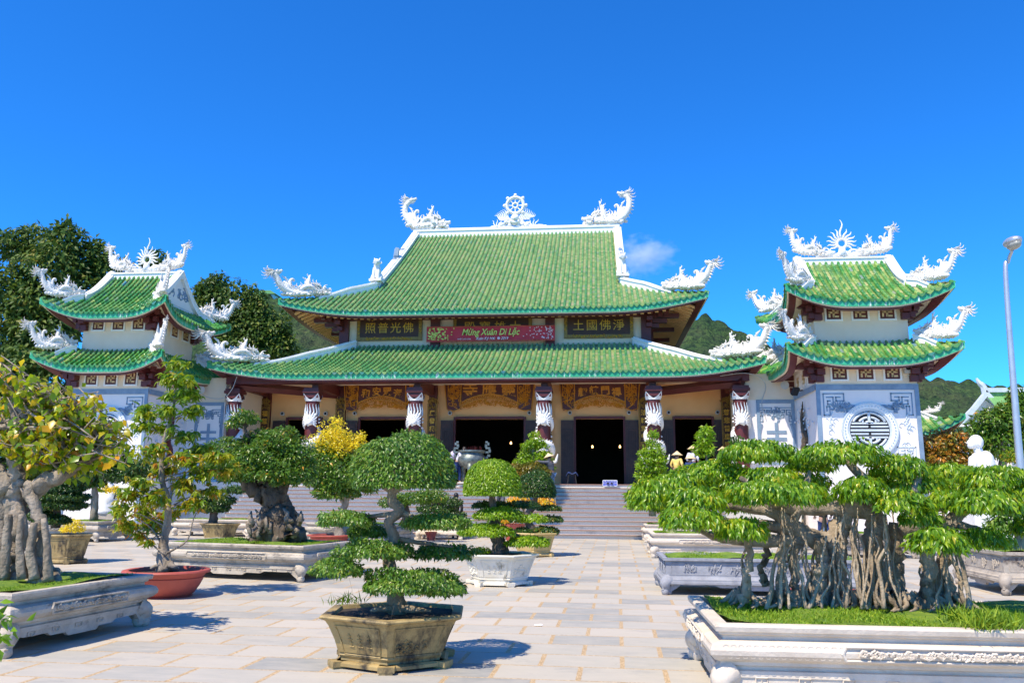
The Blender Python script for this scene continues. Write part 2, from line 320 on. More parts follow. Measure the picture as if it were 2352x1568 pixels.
# ================================================================ GROUND
def paving_mat():
    m,nt,b=base_mat('slate_paving'); tc=nt.nodes.new('ShaderNodeTexCoord'); sx=nt.nodes.new('ShaderNodeSeparateXYZ')
    mp=nt.nodes.new('ShaderNodeMapping'); mp.inputs['Rotation'].default_value=(0,0,R_(1.2)); lk(nt,tc.outputs['Object'],mp.inputs[0]); lk(nt,mp.outputs[0],sx.inputs[0])
    def mt(op,a,b_=None,c=None):
        n=nt.nodes.new('ShaderNodeMath'); n.operation=op
        for s,v in zip(n.inputs,(a,b_,c)):
            if v is None: continue
            if isinstance(v,(int,float)): s.default_value=v
            else: lk(nt,v,s)
        return n.outputs[0]
    wob=noise(nt,14,3); wv=mt('MULTIPLY',mt('SUBTRACT',wob.outputs[0],.5),.03)
    x=mt('ADD',mt('DIVIDE',sx.outputs[0],.80),wv); y=mt('ADD',mt('DIVIDE',sx.outputs[1],.605),wv)
    row=mt('FLOOR',y); fy=mt('FRACT',y); xs=mt('ADD',x,mt('MULTIPLY',mt('MODULO',mt('ADD',row,1000),2),.5)); fx=mt('FRACT',xs); cl=mt('FLOOR',xs)
    cv=nt.nodes.new('ShaderNodeCombineXYZ'); lk(nt,cl,cv.inputs[0]); lk(nt,row,cv.inputs[1]); wn_=nt.nodes.new('ShaderNodeTexWhiteNoise'); lk(nt,cv.outputs[0],wn_.inputs[0])
    j=mt('MAXIMUM',mt('LESS_THAN',fx,.06),mt('LESS_THAN',fy,.045))
    slab=ramp(nt,wn_.outputs['Value'],[(0,(.25,.26,.25)),(.25,(.38,.37,.325)),(.75,(.46,.425,.355)),(1,(.51,.455,.37))])
    n1=noise(nt,2.2,7,.7,sc3=(1,2.5,1)); c=mixc(nt,ramp(nt,n1.outputs[0],[(.35,(0,0,0)),(.75,(.7,.7,.7))]).outputs[0],slab.outputs[0],(.53,.48,.40))
    n2=noise(nt,1.1,6,.75,sc3=(1,1.7,1)); c=mixc(nt,ramp(nt,n2.outputs[0],[(.55,(0,0,0)),(.8,(.6,.6,.6))]).outputs[0],c,(.21,.225,.235))
    n4=noise(nt,.25,4,.6); c=mixc(nt,ramp(nt,n4.outputs[0],[(.5,(0,0,0)),(.75,(.45,.45,.45))]).outputs[0],c,(.52,.44,.32))
    vo=nt.nodes.new('ShaderNodeTexVoronoi'); vo.inputs['Scale'].default_value=55; lk(nt,tc.outputs['Object'],vo.inputs['Vector'])
    peb=ramp(nt,vo.outputs['Distance'],[(.1,(.72,.55,.34)),(.6,(.40,.28,.15))]); c=mixc(nt,j,c,peb.outputs[0])
    lk(nt,c,b.inputs['Base Color']); b.inputs['Roughness'].default_value=.62; b.inputs['Specular IOR Level'].default_value=.35
    n3=noise(nt,26,6,.7); n6=noise(nt,5,8,.8); c=mixc(nt,ramp(nt,n6.outputs[0],[(.60,(0,0,0)),(.72,(.55,.55,.55))]).outputs[0],c,(.16,.15,.13)); lk(nt,c,b.inputs['Base Color'])
    h=mt('SUBTRACT',mt('MULTIPLY',n3.outputs[0],.5),mt('MULTIPLY',j,.8)); bump(nt,b,h,.35,.012); return m
MT['paving']=paving_mat()
g=MB(); g.add([(-200,-30,0),(200,-30,0),(200,90,0),(-200,90,0)],[(0,1,2,3)]); tag(g.build('courtyard_paving','paving',recalc=False),'pale slate slab courtyard with pebbly tan joints','paving',kind='structure')
MT['hill']=None
def hillmat():
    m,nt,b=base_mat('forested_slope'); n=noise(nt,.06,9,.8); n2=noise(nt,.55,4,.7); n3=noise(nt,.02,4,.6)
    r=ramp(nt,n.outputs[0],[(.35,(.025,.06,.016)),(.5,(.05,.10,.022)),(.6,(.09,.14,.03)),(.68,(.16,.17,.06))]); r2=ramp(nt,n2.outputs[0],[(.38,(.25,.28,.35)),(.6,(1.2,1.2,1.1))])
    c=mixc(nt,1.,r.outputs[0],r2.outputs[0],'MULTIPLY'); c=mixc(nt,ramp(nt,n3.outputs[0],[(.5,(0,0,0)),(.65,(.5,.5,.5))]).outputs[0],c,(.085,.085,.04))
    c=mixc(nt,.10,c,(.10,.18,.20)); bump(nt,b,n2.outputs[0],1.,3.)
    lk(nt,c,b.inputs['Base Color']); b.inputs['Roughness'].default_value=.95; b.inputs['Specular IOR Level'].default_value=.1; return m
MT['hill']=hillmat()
from mathutils import noise as mn
def hill(name,prof,Y0,Y1,base,label):
    """prof: list of (px,py) skyline pixels at distance Y1"""
    Yr=Y0+.8*(Y1-Y0); pts=[at(x,y,Yr) for x,y in prof]; xs=np.array([p.x for p in pts]); zs=np.array([p.z for p in pts]); nx,ny=520,80; X=np.linspace(xs[0],xs[-1],nx); V=[]
    for i in range(nx):
        for j in range(ny):
            t=j/(ny-1); tt=min(1,t/.8); y=Y0+(Y1-Y0)*t; x=X[i]*(y/Yr)
            z=np.interp(X[i],xs,zs)*(tt**.85 if t<=.8 else 1-(t-.8)*1.5)+base
            q=Vector((x*.16,y*.16,0)); d=mn.voronoi(q)[0][0]; z+=3.2*(1-min(1,d*1.6))+1.6*mn.noise(q*.35)+.7*mn.noise(q*2.3)-2.
            V.append((x,y,z))
    F=[(i*ny+j,(i+1)*ny+j,(i+1)*ny+j+1,i*ny+j+1) for i in range(nx-1) for j in range(ny-1)]
    b=MB(); b.add(V,F); return tag(b.build(name,'hill',smooth=True,recalc=False),label,'hill',kind='structure')
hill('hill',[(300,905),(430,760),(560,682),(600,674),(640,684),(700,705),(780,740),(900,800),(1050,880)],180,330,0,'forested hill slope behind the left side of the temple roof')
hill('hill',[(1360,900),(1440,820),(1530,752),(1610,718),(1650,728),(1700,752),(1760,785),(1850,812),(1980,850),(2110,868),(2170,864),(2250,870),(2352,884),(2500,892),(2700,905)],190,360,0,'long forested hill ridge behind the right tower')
hb=MB(); ho=at(606,675,300); hb.box2((ho.x-4,ho.y,ho.z-3.2),(ho.x+4,ho.y+5,ho.z-.2)); r_=thing('hilltop_house',(0,0,0),'tiny pale house with green roof on the crest of the left hill','house'); hb.build('wall','white',r_)
hb=MB(); hb.prism([(ho.x-5,ho.z-.2),(ho.x+5,ho.z-.2),(ho.x+3,ho.z+1.2),(ho.x-3,ho.z+1.2)],ho.y-1,ho.y+6); hb.build('roof','roofgreenfar',r_)
# cloud wisp: many small soft puffs
def cloud():
    m=bpy.data.materials.new('thin_cloud'); m.use_nodes=True; nt=m.node_tree; nt.nodes.remove(nt.nodes['Principled BSDF'])
    v=nt.nodes.new('ShaderNodeVolumePrincipled'); v.inputs['Color'].default_value=(1,1,1,1); v.inputs['Anisotropy'].default_value=0
    tc=nt.nodes.new('ShaderNodeTexCoord'); n=nt.nodes.new('ShaderNodeTexNoise'); n.inputs['Scale'].default_value=2.4; n.inputs['Detail'].default_value=6; n.inputs['Roughness'].default_value=.65; lk(nt,tc.outputs['Object'],n.inputs['Vector'])
    ln=nt.nodes.new('ShaderNodeVectorMath'); ln.operation='LENGTH'; lk(nt,tc.outputs['Object'],ln.inputs[0])
    a=nt.nodes.new('ShaderNodeMath'); a.operation='SUBTRACT'; lk(nt,n.outputs[0],a.inputs[0]); mu=nt.nodes.new('ShaderNodeMath'); mu.operation='MULTIPLY'; lk(nt,ln.outputs['Value'],mu.inputs[0]); mu.inputs[1].default_value=.42; lk(nt,mu.outputs[0],a.inputs[1])
    k=nt.nodes.new('ShaderNodeMath'); k.operation='MULTIPLY'; k.use_clamp=True; k.inputs[1].default_value=.12; ad=nt.nodes.new('ShaderNodeMath'); ad.operation='SUBTRACT'; lk(nt,a.outputs[0],ad.inputs[0]); ad.inputs[1].default_value=.17; lk(nt,ad.outputs[0],k.inputs[0])
    lk(nt,k.outputs[0],v.inputs['Density']); lk(nt,v.outputs[0],nt.nodes['Material Output'].inputs['Volume']); return m
p=at(1478,588,900); b=MB(); b.ball((0,0,0),1.,16,m=10); o=b.build('cloud',cloud(),loc=p); o.scale=(44,30,27); tag(o,'small faint white cloud wisp beside the upper roof','cloud',kind='stuff')
# ================================================================ ROOFS
class Roof:
    def __init__(s,c,Wx,Wy,z0,P,h,ext,Lc,dw,gable=None,pitch=.255,mat='tile'):
        s.c=np.array(c);s.Wx=Wx;s.Wy=Wy;s.z0=z0;s.P=P;s.h=h;s.ext=ext;s.Lc=Lc;s.dw=dw;s.R=gable;s.pitch=pitch;s.mat=mat; s.dk=(Wx-gable) if gable else dw
    def W(s,f): return s.Wx if f in(0,2) else s.Wy
    def D(s,f): return s.Wy if f in(0,2) else s.Wx
    def surf(s,f,u,d,off=0.):
        u=np.asarray(u,float);d=np.asarray(d,float); u,d=np.broadcast_arrays(u,d); D=s.D(f)
        if f==0: x,y=u,-(D-d)
        elif f==2: x,y=-u,(D-d)
        elif f==1: x,y=(D-d),u
        else: x,y=-(D-d),-u
        c=np.maximum(s.Wx-np.abs(x),s.Wy-np.abs(y)); L=np.maximum(0,1-np.maximum(c,0)/s.Lc)**2.3; L=L*np.maximum(0,1-np.maximum(d,0)/(s.Lc*1.1))**.5
        return np.stack([x+np.sign(x)*s.ext*L+s.c[0],y+np.sign(y)*s.ext*L+s.c[1],s.z0+s.P(np.maximum(d,-.2))+s.h*L+off],-1)
    def dmax(s,f,u):
        w=s.W(f)-abs(u)
        if s.R and f in(0,2): return s.Wy if abs(u)<s.R else w
        return min(s.dk if s.R else s.dw,w)
    def tiles(s,parent,faces=(0,1,3)):
        sh=MB();cv=MB()
        for f in faces:
            W=s.W(f); n=int(2*W/s.pitch); p=2*W/n
            ud=np.array([0,0,0.])
            for i in range(n):
                u=-W+p*(i+.5); dm=s.dmax(f,u)
                if dm<.12: continue
                k=max(1,int(round(dm/.25))); e=np.linspace(-.05,dm,k+1); st=np.stack([e[:-1],e[1:]],1).ravel(); rad=np.tile([.068,.055],k); up=np.tile([.04,.02],k)
                C=s.surf(f,u,st); a=np.linspace(0,math.pi,5); sd_=s.surf(f,u+.05,st)-s.surf(f,u-.05,st); sd_/=np.linalg.norm(sd_,axis=1)[:,None]
                V=C[:,None,:]+sd_[:,None,:]*(np.cos(a)[None,:,None]*rad[:,None,None])+np.array([0,0,1.])*((np.sin(a)[None,:]*rad[:,None]*1.55+up[:,None])[:,:,None])
                m_=2*k; F=[];A=[]; rv=np.clip(rng.beta(1.6,1.8,k)*.75+.25*rng.random(),0,1)
                for q in range(m_-1):
                    for j in range(4): F.append((q*5+j,q*5+j+1,(q+1)*5+j+1,(q+1)*5+j)); A.append(rv[q//2]*.49)
                F.append((0,1,2,3,4)); A.append(.25)
                cv.add(V.reshape(-1,3),F,A)
            # pans
            for i in range(n+1):
                u=-W+p*i; dm=s.dmax(f,u)+ (.1 if abs(u)>1 else 0)
                if dm<.12: continue
                k=max(1,int(round(dm/.125))); e=np.linspace(-.03,dm,k+1); st=np.stack([e[:-1],e[1:]],1).ravel(); up=np.tile([.012,-.006],k)
                V=np.stack([s.surf(f,np.clip(u+o*p,-W,W),st,w)+np.array([0,0,1.])*up[:,None] for o,w in((-.5,.03),(-.25,-.012),(.25,-.012),(.5,.03))],1)
                F=[];A=[]; rv=np.repeat(rng.random(k//2+1),2)
                for q in range(2*k-1):
                    for j in range(3): F.append((q*4+j,q*4+j+1,(q+1)*4+j+1,(q+1)*4+j)); A.append(.51+rv[q//2]*.49)
                sh.add(V.reshape(-1,3),F,A)
                # drip tile
                b0=s.surf(f,np.clip(u,-W,W),-.045); b1=s.surf(f,np.clip(u-.4*p,-W,W),-.045,.05); b2=s.surf(f,np.clip(u+.4*p,-W,W),-.045,.05)
                sh.add([b1,b2,b2-[0,0,.05],b0-[0,0,.085],b1-[0,0,.05]],[(0,1,2,3,4)],rng.random()*.7)
        o=sh.build('roof_sheet',s.mat,parent,recalc=False); cv.build('roof_ribs',s.mat,o,recalc=False,smooth=False); return o
    def back(s,parent):
        b=MB(); W=s.Wx; b.grid(lambda a,t:tuple(s.surf(2,(2*a-1)*W*(1-t*0),t*0)) if t==0 else tuple(s.surf(2,(2*a-1)*(s.R if s.R else W-s.dw),t*(s.Wy if s.R else s.dw))),30,8); b.build('roof_back',s.mat,parent)
    def eave(s,parent,faces=(0,1,3,2),tower=False):
        gn,cr,mr=MB(),MB(),MB()
        for f in faces:
            W=s.W(f)
            def ring(prof):
                def fn(a,t):
                    u=(2*a-1); u=math.copysign(abs(u)**.8,u); i=int(round(t*(len(prof)-1))); d,dz=prof[i]; p=s.surf(f,u*(W-d),d); q=s.surf(f,u*W,0); return (p[0],p[1],q[2]+dz)
                return fn
            nn=64 if W>5 else 30
            gn.grid(ring([(.02,.02),(.02,-.25),(.07,-.25)]),nn,2)
            cr.grid(ring([(.07,-.245),(.07,-.30),(.14,-.30)]),nn,2)
            mr.grid(ring([(.14,-.295),(.14,-.37 if not tower else -.36),(.42,-.37 if not tower else -.36),(.42,-.2)]),nn,3)
        gn.build('eave_fascia','fascia',parent,recalc=False); cr.build('eave_trim','cream_w',parent,recalc=False); mr.build('eave_beam','maroon',parent,recalc=False)
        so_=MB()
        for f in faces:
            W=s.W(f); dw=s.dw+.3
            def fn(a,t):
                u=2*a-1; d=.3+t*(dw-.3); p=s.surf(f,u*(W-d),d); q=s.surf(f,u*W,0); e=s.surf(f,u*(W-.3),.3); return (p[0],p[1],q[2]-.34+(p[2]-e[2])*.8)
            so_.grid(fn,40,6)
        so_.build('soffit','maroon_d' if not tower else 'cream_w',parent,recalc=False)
    def hips(s,parent,w=.32,h=.36,corners=((1,-1),(-1,-1),(1,1),(-1,1)),over=0.):
        pr=[(-w/2,-.1),(-w/2,h*.55),(-w*.62,h*.6),(-w*.62,h*.8),(-w*.35,h*.82),(-w*.35,h),(w*.35,h),(w*.35,h*.82),(w*.62,h*.8),(w*.62,h*.6),(w/2,h*.55),(w/2,-.1)]
        b=MB()
        for sx,sy in corners:
            d=np.linspace(s.dk if s.R else s.dw,min(1.3,.5*s.dk),16); f=0 if sy<0 else 2
            P=s.surf(f,(sx if sy<0 else -sx)*(s.Wx-d),d,over); P[:,2]-=np.clip((np.linspace(0,1,16)-.5)*2,0,1)*h*.8; b.sweep(P,pr)
            if s.R:
                d=np.linspace(s.Wy,s.dk,24); P=s.surf(f,(sx if sy<0 else -sx)*(s.R),d,over); b.sweep(P,pr)
        if s.R:
            z=s.z0+s.P(s.Wy); k=h/.36
            b.sweep([(s.c[0]-s.R-.15,s.c[1],z-.1),(s.c[0],s.c[1],z-.1),(s.c[0]+s.R+.15,s.c[1],z-.1)],[(p[0]*1.1,p[1]*(1.45 if s.Wx>5 else .95)) for p in pr])
            for sx in(-1,1):
                x=s.c[0]+sx*(s.R-.05); zz=s.z0+s.P(s.dk); d=np.linspace(s.dk,s.Wy,12); poly=[(s.c[1]-(s.Wy-q),s.z0+s.P(q)+.02) for q in d]+[(s.c[1]+(s.Wy-q),s.z0+s.P(q)+.02) for q in d[::-1][1:]]
                gb=MB(); gb.prism(poly,x-.06,x+.06,'x'); go=gb.build('gable_wall','bluelt',parent)
                gc=MB(); cc=np.mean(np.array(poly),axis=0); pp=[tuple(cc+(np.array(q)-cc)*.78) for q in poly]; gc.prism(pp,x+sx*.06,x+sx*.075,'x'); gc.build('gable_panel','white_w',go)
                gd=MB(); zc=cc[1]; W_=(s.Wy-s.dk)*.6
                for q in range(26):
                    t=rng.uniform(-1,1); yy=s.c[1]+t*W_; z_=zc-.1*W_+ (1-abs(t))*rng.uniform(-.1,.55)*W_; a_=rng.uniform(0,6.3); r2=.16*W_
                    gd.tube([(x+sx*.09,yy+r2*math.cos(a_+k_)*(1-k_/5),z_+r2*math.sin(a_+k_)*(1-k_/5)) for k_ in np.linspace(0,3.5,6)],[.03*W_]*5+[.01*W_],5)
                gd.build('gable_relief','blue',go)
        return b.build('white_ridges','white',parent)
# ---------------------------------------------------------------- roof ornaments
def flame_tube(mb,p,ang,L,r,wav=.12,plane='x',y=0,n=5):
    pts=[];k=9
    for i in range(k):
        t=i/(k-1); o=math.sin(t*6.5)*wav*L*(.4+.6*t); pts.append((p[0]+math.cos(ang)*t*L-math.sin(ang)*o,y+p[1],p[2]+math.sin(ang)*t*L+math.cos(ang)*o))
    mb.tube(pts,interp([r*1.1,r,r*.8,r*.15],k),n)
def dragon_head(mb,c,s,dr=1,tilt=0.,mane=6,ang0=2.4,ang1=3.9,ml=.9):
    """muzzle points to -x when dr=1; c: back of skull"""
    cs,sn=math.cos(tilt),math.sin(tilt)
    def q(x,z,y=0): x,z=x*s,z*s; return (c[0]-dr*(x*cs-z*sn),c[1]+y*s,c[2]+x*sn+z*cs)
    mb.tube([q(0,0),q(.3,.06),q(.55,.05),q(.8,.10),q(.95,.10)],[.2*s,.27*s,.2*s,.15*s,.08*s],8)
    mb.tube([q(.15,-.16),q(.5,-.22),q(.78,-.14)],[.13*s,.11*s,.05*s],7)
    mb.ball(q(.85,.2),.1*s); 
    for y in(-.16,.16): mb.ball(q(.42,.26,y),.09*s); mb.tube([q(.2,.2,y),q(-.1,.42,y*1.4),q(-.35,.48,y*1.6),q(-.5,.62,y*1.7)],[.06*s,.05*s,.04*s,.01*s],5)
    for k_ in range(5): mb.tube([q(.35+.1*k_,-.05,-.1),q(.35+.1*k_,-.15,-.1)],[.03*s,.004],4)
    for k_ in range(3): mb.tube([q(.3+.12*k_,-.28),q(.26+.12*k_,-.5)],[.05*s,.01*s],5)
    for k_ in range(mane):
        a=ang0+(ang1-ang0)*k_/(mane-1); a=a if dr<0 else math.pi-a
        for y in(-.1,.1): flame_tube(mb,q(.0,.02,y),(a if dr<0 else a)+rng.uniform(-.08,.08)+ (0 if dr<0 else 0)+y, s*ml*rng.uniform(.7,1.1),.055*s)
def dragon_mesh(kind):
    mb=MB()
    # cloud base
    for i in range(34):
        x=.05+.85*i/33; mb.ball((x,rng.uniform(-.07,.07),.02+.05*rng.random()+max(0,x-.7)*.3),(rng.uniform(.035,.055),.05,rng.uniform(.035,.055)),7,m=4)
    body=spline([(.2,0,.12),(.4,0,.10),(.6,0,.08),(.76,0,.12),(.88,0,.22),(.95,0,.36),(.98,0,.50),(1.02,0,.60)] if kind=='corner' else [(.25,0,.12),(.45,0,.10),(.62,0,.08),(.8,0,.14),(.93,0,.30),(.97,0,.45),(.95,0,.58),(.88,0,.66)],5)
    rr=interp([.075,.085,.085,.08,.07,.06,.05,.045],len(body)); mb.tube(body,rr,9)
    T=np.gradient(body,axis=0); T/=np.linalg.norm(T,axis=1)[:,None]
    for i in range(8,len(body)-1,2):
        o=np.array([T[i][2],0,-T[i][0]]); p=body[i]+o*rr[i]*.8; q=p+o*.06; q[2]-=.01; mb.tube([p,q],[.022,.003],5)
    tp=body[-1]; dragon_head(mb,(tp[0]+.02,0,tp[2]+.02),.19,1,.15,6,2.2,4.1,.95)
    for k_ in range(5): flame_tube(mb,(tp[0]+.02,0,tp[2]),-.55+.42*k_,.22,.014)
    # inner head low, facing inward
    dragon_head(mb,(.24,0,.15),.26,1,-.12,4,2.6,3.2,.5)
    for k_ in range(6): flame_tube(mb,(.2+.03*k_,rng.uniform(-.05,.05),.2),1.25-.13*k_,.22+.03*(k_%3),.017)
    # curls and phoenix-like plume
    mb.tube(spline([(.58,0,.08),(.72,0,.2),(.76,0,.36),(.72,0,.45),(.68,0,.43),(.69,0,.39)],4),interp([.045,.04,.03,.022,.018],21)[:21],7)
    pl=spline([(.46,0,.12),(.44,0,.28),(.40,0,.42),(.36,0,.55)],4); mb.tube(pl,interp([.07,.06,.035,.008],len(pl)),7)
    for k_ in range(7): flame_tube(mb,(.46-.012*k_,rng.uniform(-.03,.03),.16+.05*k_),2.2-.28*k_ if k_%2 else .9+.1*k_,.13,.015)
    for k_ in range(5): flame_tube(mb,(.5+.05*k_,0,.13),1.2-.08*k_,.2,.018)
    for k_ in range(30): flame_tube(mb,(rng.uniform(.2,.85),rng.uniform(-.07,.07),.12),rng.uniform(.9,2.4),rng.uniform(.12,.24),.02)
    mb.tube(spline([(.32,.04,.1),(.42,.05,.24),(.54,.03,.22),(.62,0,.12)],4),.055,7)
    mb.tube(spline([(.80,.0,.15),(.82,0,.30),(.88,0,.40)],4),interp([.06,.055,.03],9),7)
    for k_ in range(6): flame_tube(mb,(.82,0,.26+.04*k_),2.5-.3*k_,.12,.016)
    for k_ in range(22):
        x=rng.uniform(.1,.8); a=rng.uniform(0,6.3); r=.035; y=rng.choice([-.09,.09]); mb.tube([(x+r*math.cos(a+t)*(1-t/6),y,.07+r*math.sin(a+t)*(1-t/6)) for t in np.linspace(0,4.5,7)],.011,4)
    return mb.mesh('dragon_ornament','carved',smooth=True)
DRC=dragon_mesh('corner'); DRR=dragon_mesh('ridge')
def put_dragon(me,p0,p1,L,parent,hs=1.,name='dragon_ornament'):
    """inner point p0 to outer point p1"""
    p0,p1=Vector(p0),Vector(p1); d=p1-p0; yaw=math.atan2(d.y,d.x); pit=math.atan2(d.z,math.hypot(d.x,d.y))
    o=addobj(name,me,parent,p0); o.rotation_euler=(0,-pit,yaw); o.scale=(L,L,L*hs); return o
def corner_dragons(rf,parent,L,corners=((1,-1),(-1,-1),(1,1),(-1,1)),hs=1.,inset=0.):
    for sx,sy in corners:
        f=0 if sy<0 else 2; g_=lambda d: rf.surf(f,(sx if sy<0 else -sx)*(rf.Wx-d),d,.06)
        di=L*.62; put_dragon(DRC,g_(di+inset),g_(.05+inset)+np.array([0,0,.03]),L,parent,hs)
def flame_ring(parent,c,s):
    mb=MB(); ring=[(math.cos(t)*.2,0,.62+math.sin(t)*.2) for t in np.linspace(0,2*math.pi,21)]; mb.tube(ring,.065,7,cap=False)
    for k_ in range(13):
        a=-.5+ (math.pi+1.)*k_/12; l=.36+.10*math.sin(math.pi*k_/12) if k_!=6 else .85; flame_tube(mb,(math.cos(a)*.24,0,.62+math.sin(a)*.24),a,l,.045,.10)
    for k_ in range(16): mb.ball((rng.uniform(-.55,.55),rng.uniform(-.08,.08),rng.uniform(.02,.2)),(.14,.1,.1),7,m=4)
    for sx in(-1,1): 
        flame_tube(mb,(sx*.3,0,.25),math.pi/2-sx*1.25,.5,.05); mb.tube(spline([(sx*.2,0,.1),(sx*.6,0,.12),(sx*1.,0,.1),(sx*1.15,0,.06)],4),.08,6)
    mb.tube([(0,0,.05),(0,0,.45)],[.2,.13],8)
    o=mb.build('flame_ornament','white',parent,c,smooth=True); o.scale=(s,s,s)
def lion_mesh():
    mb=MB(); mb.tube(spline([(0,0,.1),(0,.05,.4),(0,-.02,.75),(0,-.08,.95)],4),interp([.26,.28,.2,.17],13),9); mb.ball((0,-.12,1.08),(.2,.22,.2),10,m=8); mb.tube([(0,-.25,1.05),(0,-.42,1.0)],[.13,.1],7); mb.tube([(0,-.22,.95),(0,-.36,.9)],[.08,.05],6)
    for sx in(-1,1):
        mb.tube([(sx*.12,-.12,.7),(sx*.14,-.24,.35),(sx*.14,-.26,.02)],[.1,.08,.09],7); mb.tube([(sx*.2,.1,.3),(sx*.22,-.1,.15),(sx*.22,-.2,.03)],[.15,.12,.08],7); mb.tube([(sx*.12,-.05,1.2),(sx*.17,-.02,1.36)],[.06,.02],5)
    for k_ in range(10): a=rng.uniform(0,6.3); flame_tube(mb,(0,.02,1.0),rng.uniform(.2,2.9),.3,.04)
    mb.tube(spline([(0,.2,.2),(0,.4,.5),(0,.3,.8),(0,.42,1.)],4),interp([.08,.07,.02],13),6); mb.box((0,0,-.02),(.7,.8,.12)); return mb.mesh('lion_statue','white',smooth=50)
LION=lion_mesh()
# ================================================================ MAIN HALL
XC=-5.33; FZ=2.06
hall=thing('temple_hall',(XC,52.4,0),'wide two tiered temple hall with green tiled roofs, dragon columns and open dark doorways','temple')
def P_(o): o.location-=hall.location; return o
hallL=Matrix.Translation(-hall.location)
class Off:  # children authored in world coordinates are shifted into the thing's frame
    pass
def world_parent(o,root):
    o.parent=root; o.matrix_parent_inverse=Matrix.Translation(-root.location); return o
def hb_(mb,name,mat,root,**k):
    o=mb.build(name,mat,None,**k); return world_parent(o,root)
up=Roof((XC,52.4),10.3,13.0,10.60,lambda d:.54*d+.0057*d*d,.55,.34,4.6,1.8,gable=6.7)
lo=Roof((XC,52.4),12.2,16.25,6.96,lambda d:.30*d+.0236*d*d,.50,.32,4.2,5.0)
def roof_group(name,rf,root,L,ridge_h=.36,ridge_w=.32,tower=False,faces=(0,1,3),corners=((1,-1),(-1,-1)),inset=0.,hs=1.):
    b=MB(); z=rf.z0+.0
    # the underlying deck
    for f in(0,1,2,3):
        W=rf.W(f)
        def fn(a,t,f=f,W=W):
            Dm=(rf.Wy if f in(0,2) else rf.dk) if rf.R else rf.dw; d=.1+t*(Dm-.1); lim=(rf.R if (rf.R and f in(0,2)) else 0); hw=max(W-d,lim); return tuple(rf.surf(f,(2*a-1)*hw,d,-.07))
        b.grid(fn,24,10)
    r=hb_(b,name,rf.mat,root,recalc=False); 
    t=rf.tiles(r,faces); rf.eave(r,tower=tower); rf.hips(r,ridge_w,ridge_h)
    corner_dragons(rf,r,L,corners,hs*(.70 if rf.Wx>5 else .86),inset); return r
ur=roof_group('upper_roof',up,hall,2.95,.38,.40)
lr=roof_group('lower_roof',lo,hall,3.0,.36,.40,hs=.95)
# rafters under the upper roof
rb=MB()
for f in(0,1,3):
    Wd=up.W(f); n=int(2*Wd/.34); dd=up.dw+.9
    for i in range(n):
        u=-Wd+.5+(2*Wd-1)*i/(n-1); d0=.45; d1=min(dd,Wd-abs(u)+.1)
        if d1-d0<.2: continue
        q0=up.surf(f,u,0)[2]; d=np.linspace(d0,d1,5); P=up.surf(f,u,d); e=up.surf(f,u,.3)[2]; P[:,2]=q0-.40+(P[:,2]-e)*.8; rb.sweep(P,[(-.08,-.06),(-.08,.05),(.08,.05),(.08,-.06)])
rb.build('rafters','orange',ur)
zr=up.z0+up.P(up.Wy)
for sx in(-1,1):
    put_dragon(DRR,(XC+sx*(7.5-3.1),52.4,zr+.42),(XC+sx*7.5,52.4,zr+.42),3.2,ur,.95)
    p=up.surf(0,sx*(up.R+.0),up.dk+.1,.4); o=addobj('lion_statue',LION,ur,p); o.scale=(.95,)*3
# wheel of the law
mb=MB(); wc=(XC-.02,52.4,zr+1.95)
def ringy(mb,c,r,t,n=28,th=6): mb.tube([(c[0]+math.cos(a)*r,c[1],c[2]+math.sin(a)*r) for a in np.linspace(0,2*math.pi,n+1)],t,th,cap=False)
ringy(mb,wc,.56,.12); ringy(mb,wc,.17,.07)
for k_ in range(8):
    a=k_*math.pi/4+math.pi/8*0; mb.tube([(wc[0]+math.cos(a)*.17,wc[1],wc[2]+math.sin(a)*.17),(wc[0]+math.cos(a)*.36,wc[1],wc[2]+math.sin(a)*.36),(wc[0]+math.cos(a)*.56,wc[1],wc[2]+math.sin(a)*.56)],[.035,.04,.08],6); mb.ball((wc[0]+math.cos(a)*.72,wc[1],wc[2]+math.sin(a)*.72),.125)
for i in range(46):
    t=rng.uniform(-1,1); mb.ball((wc[0]+t*2.0,wc[1]+rng.uniform(-.1,.1),wc[2]-1.55+.05+(1-abs(t))**1.4*rng.uniform(0,.62)),(.17,.13,.11),7,m=4)
mb.ball((wc[0],wc[1]-.15,wc[2]-.92),(.3,.25,.26)); mb.ball((wc[0],wc[1]-.35,wc[2]-1.0),(.16,.14,.13)); mb.tube([(wc[0]-.3,wc[1]-.2,wc[2]-1.15),(wc[0],wc[1]-.3,wc[2]-1.28),(wc[0]+.3,wc[1]-.2,wc[2]-1.15)],.1,7)
for sx in(-1,1):
    for k_ in range(7): flame_tube(mb,(wc[0]+sx*(.3+.1*k_),wc[1],wc[2]-1.0),math.pi/2-sx*(.45+.08*k_),.95-.06*k_,.055,.14)
    for k_ in range(3): flame_tube(mb,(wc[0]+sx*(1.1+.12*k_),wc[1],wc[2]-1.35),math.pi/2+sx*(.5-.5*k_),.42,.04)
mb.build('dharma_wheel','white',ur,smooth=60)
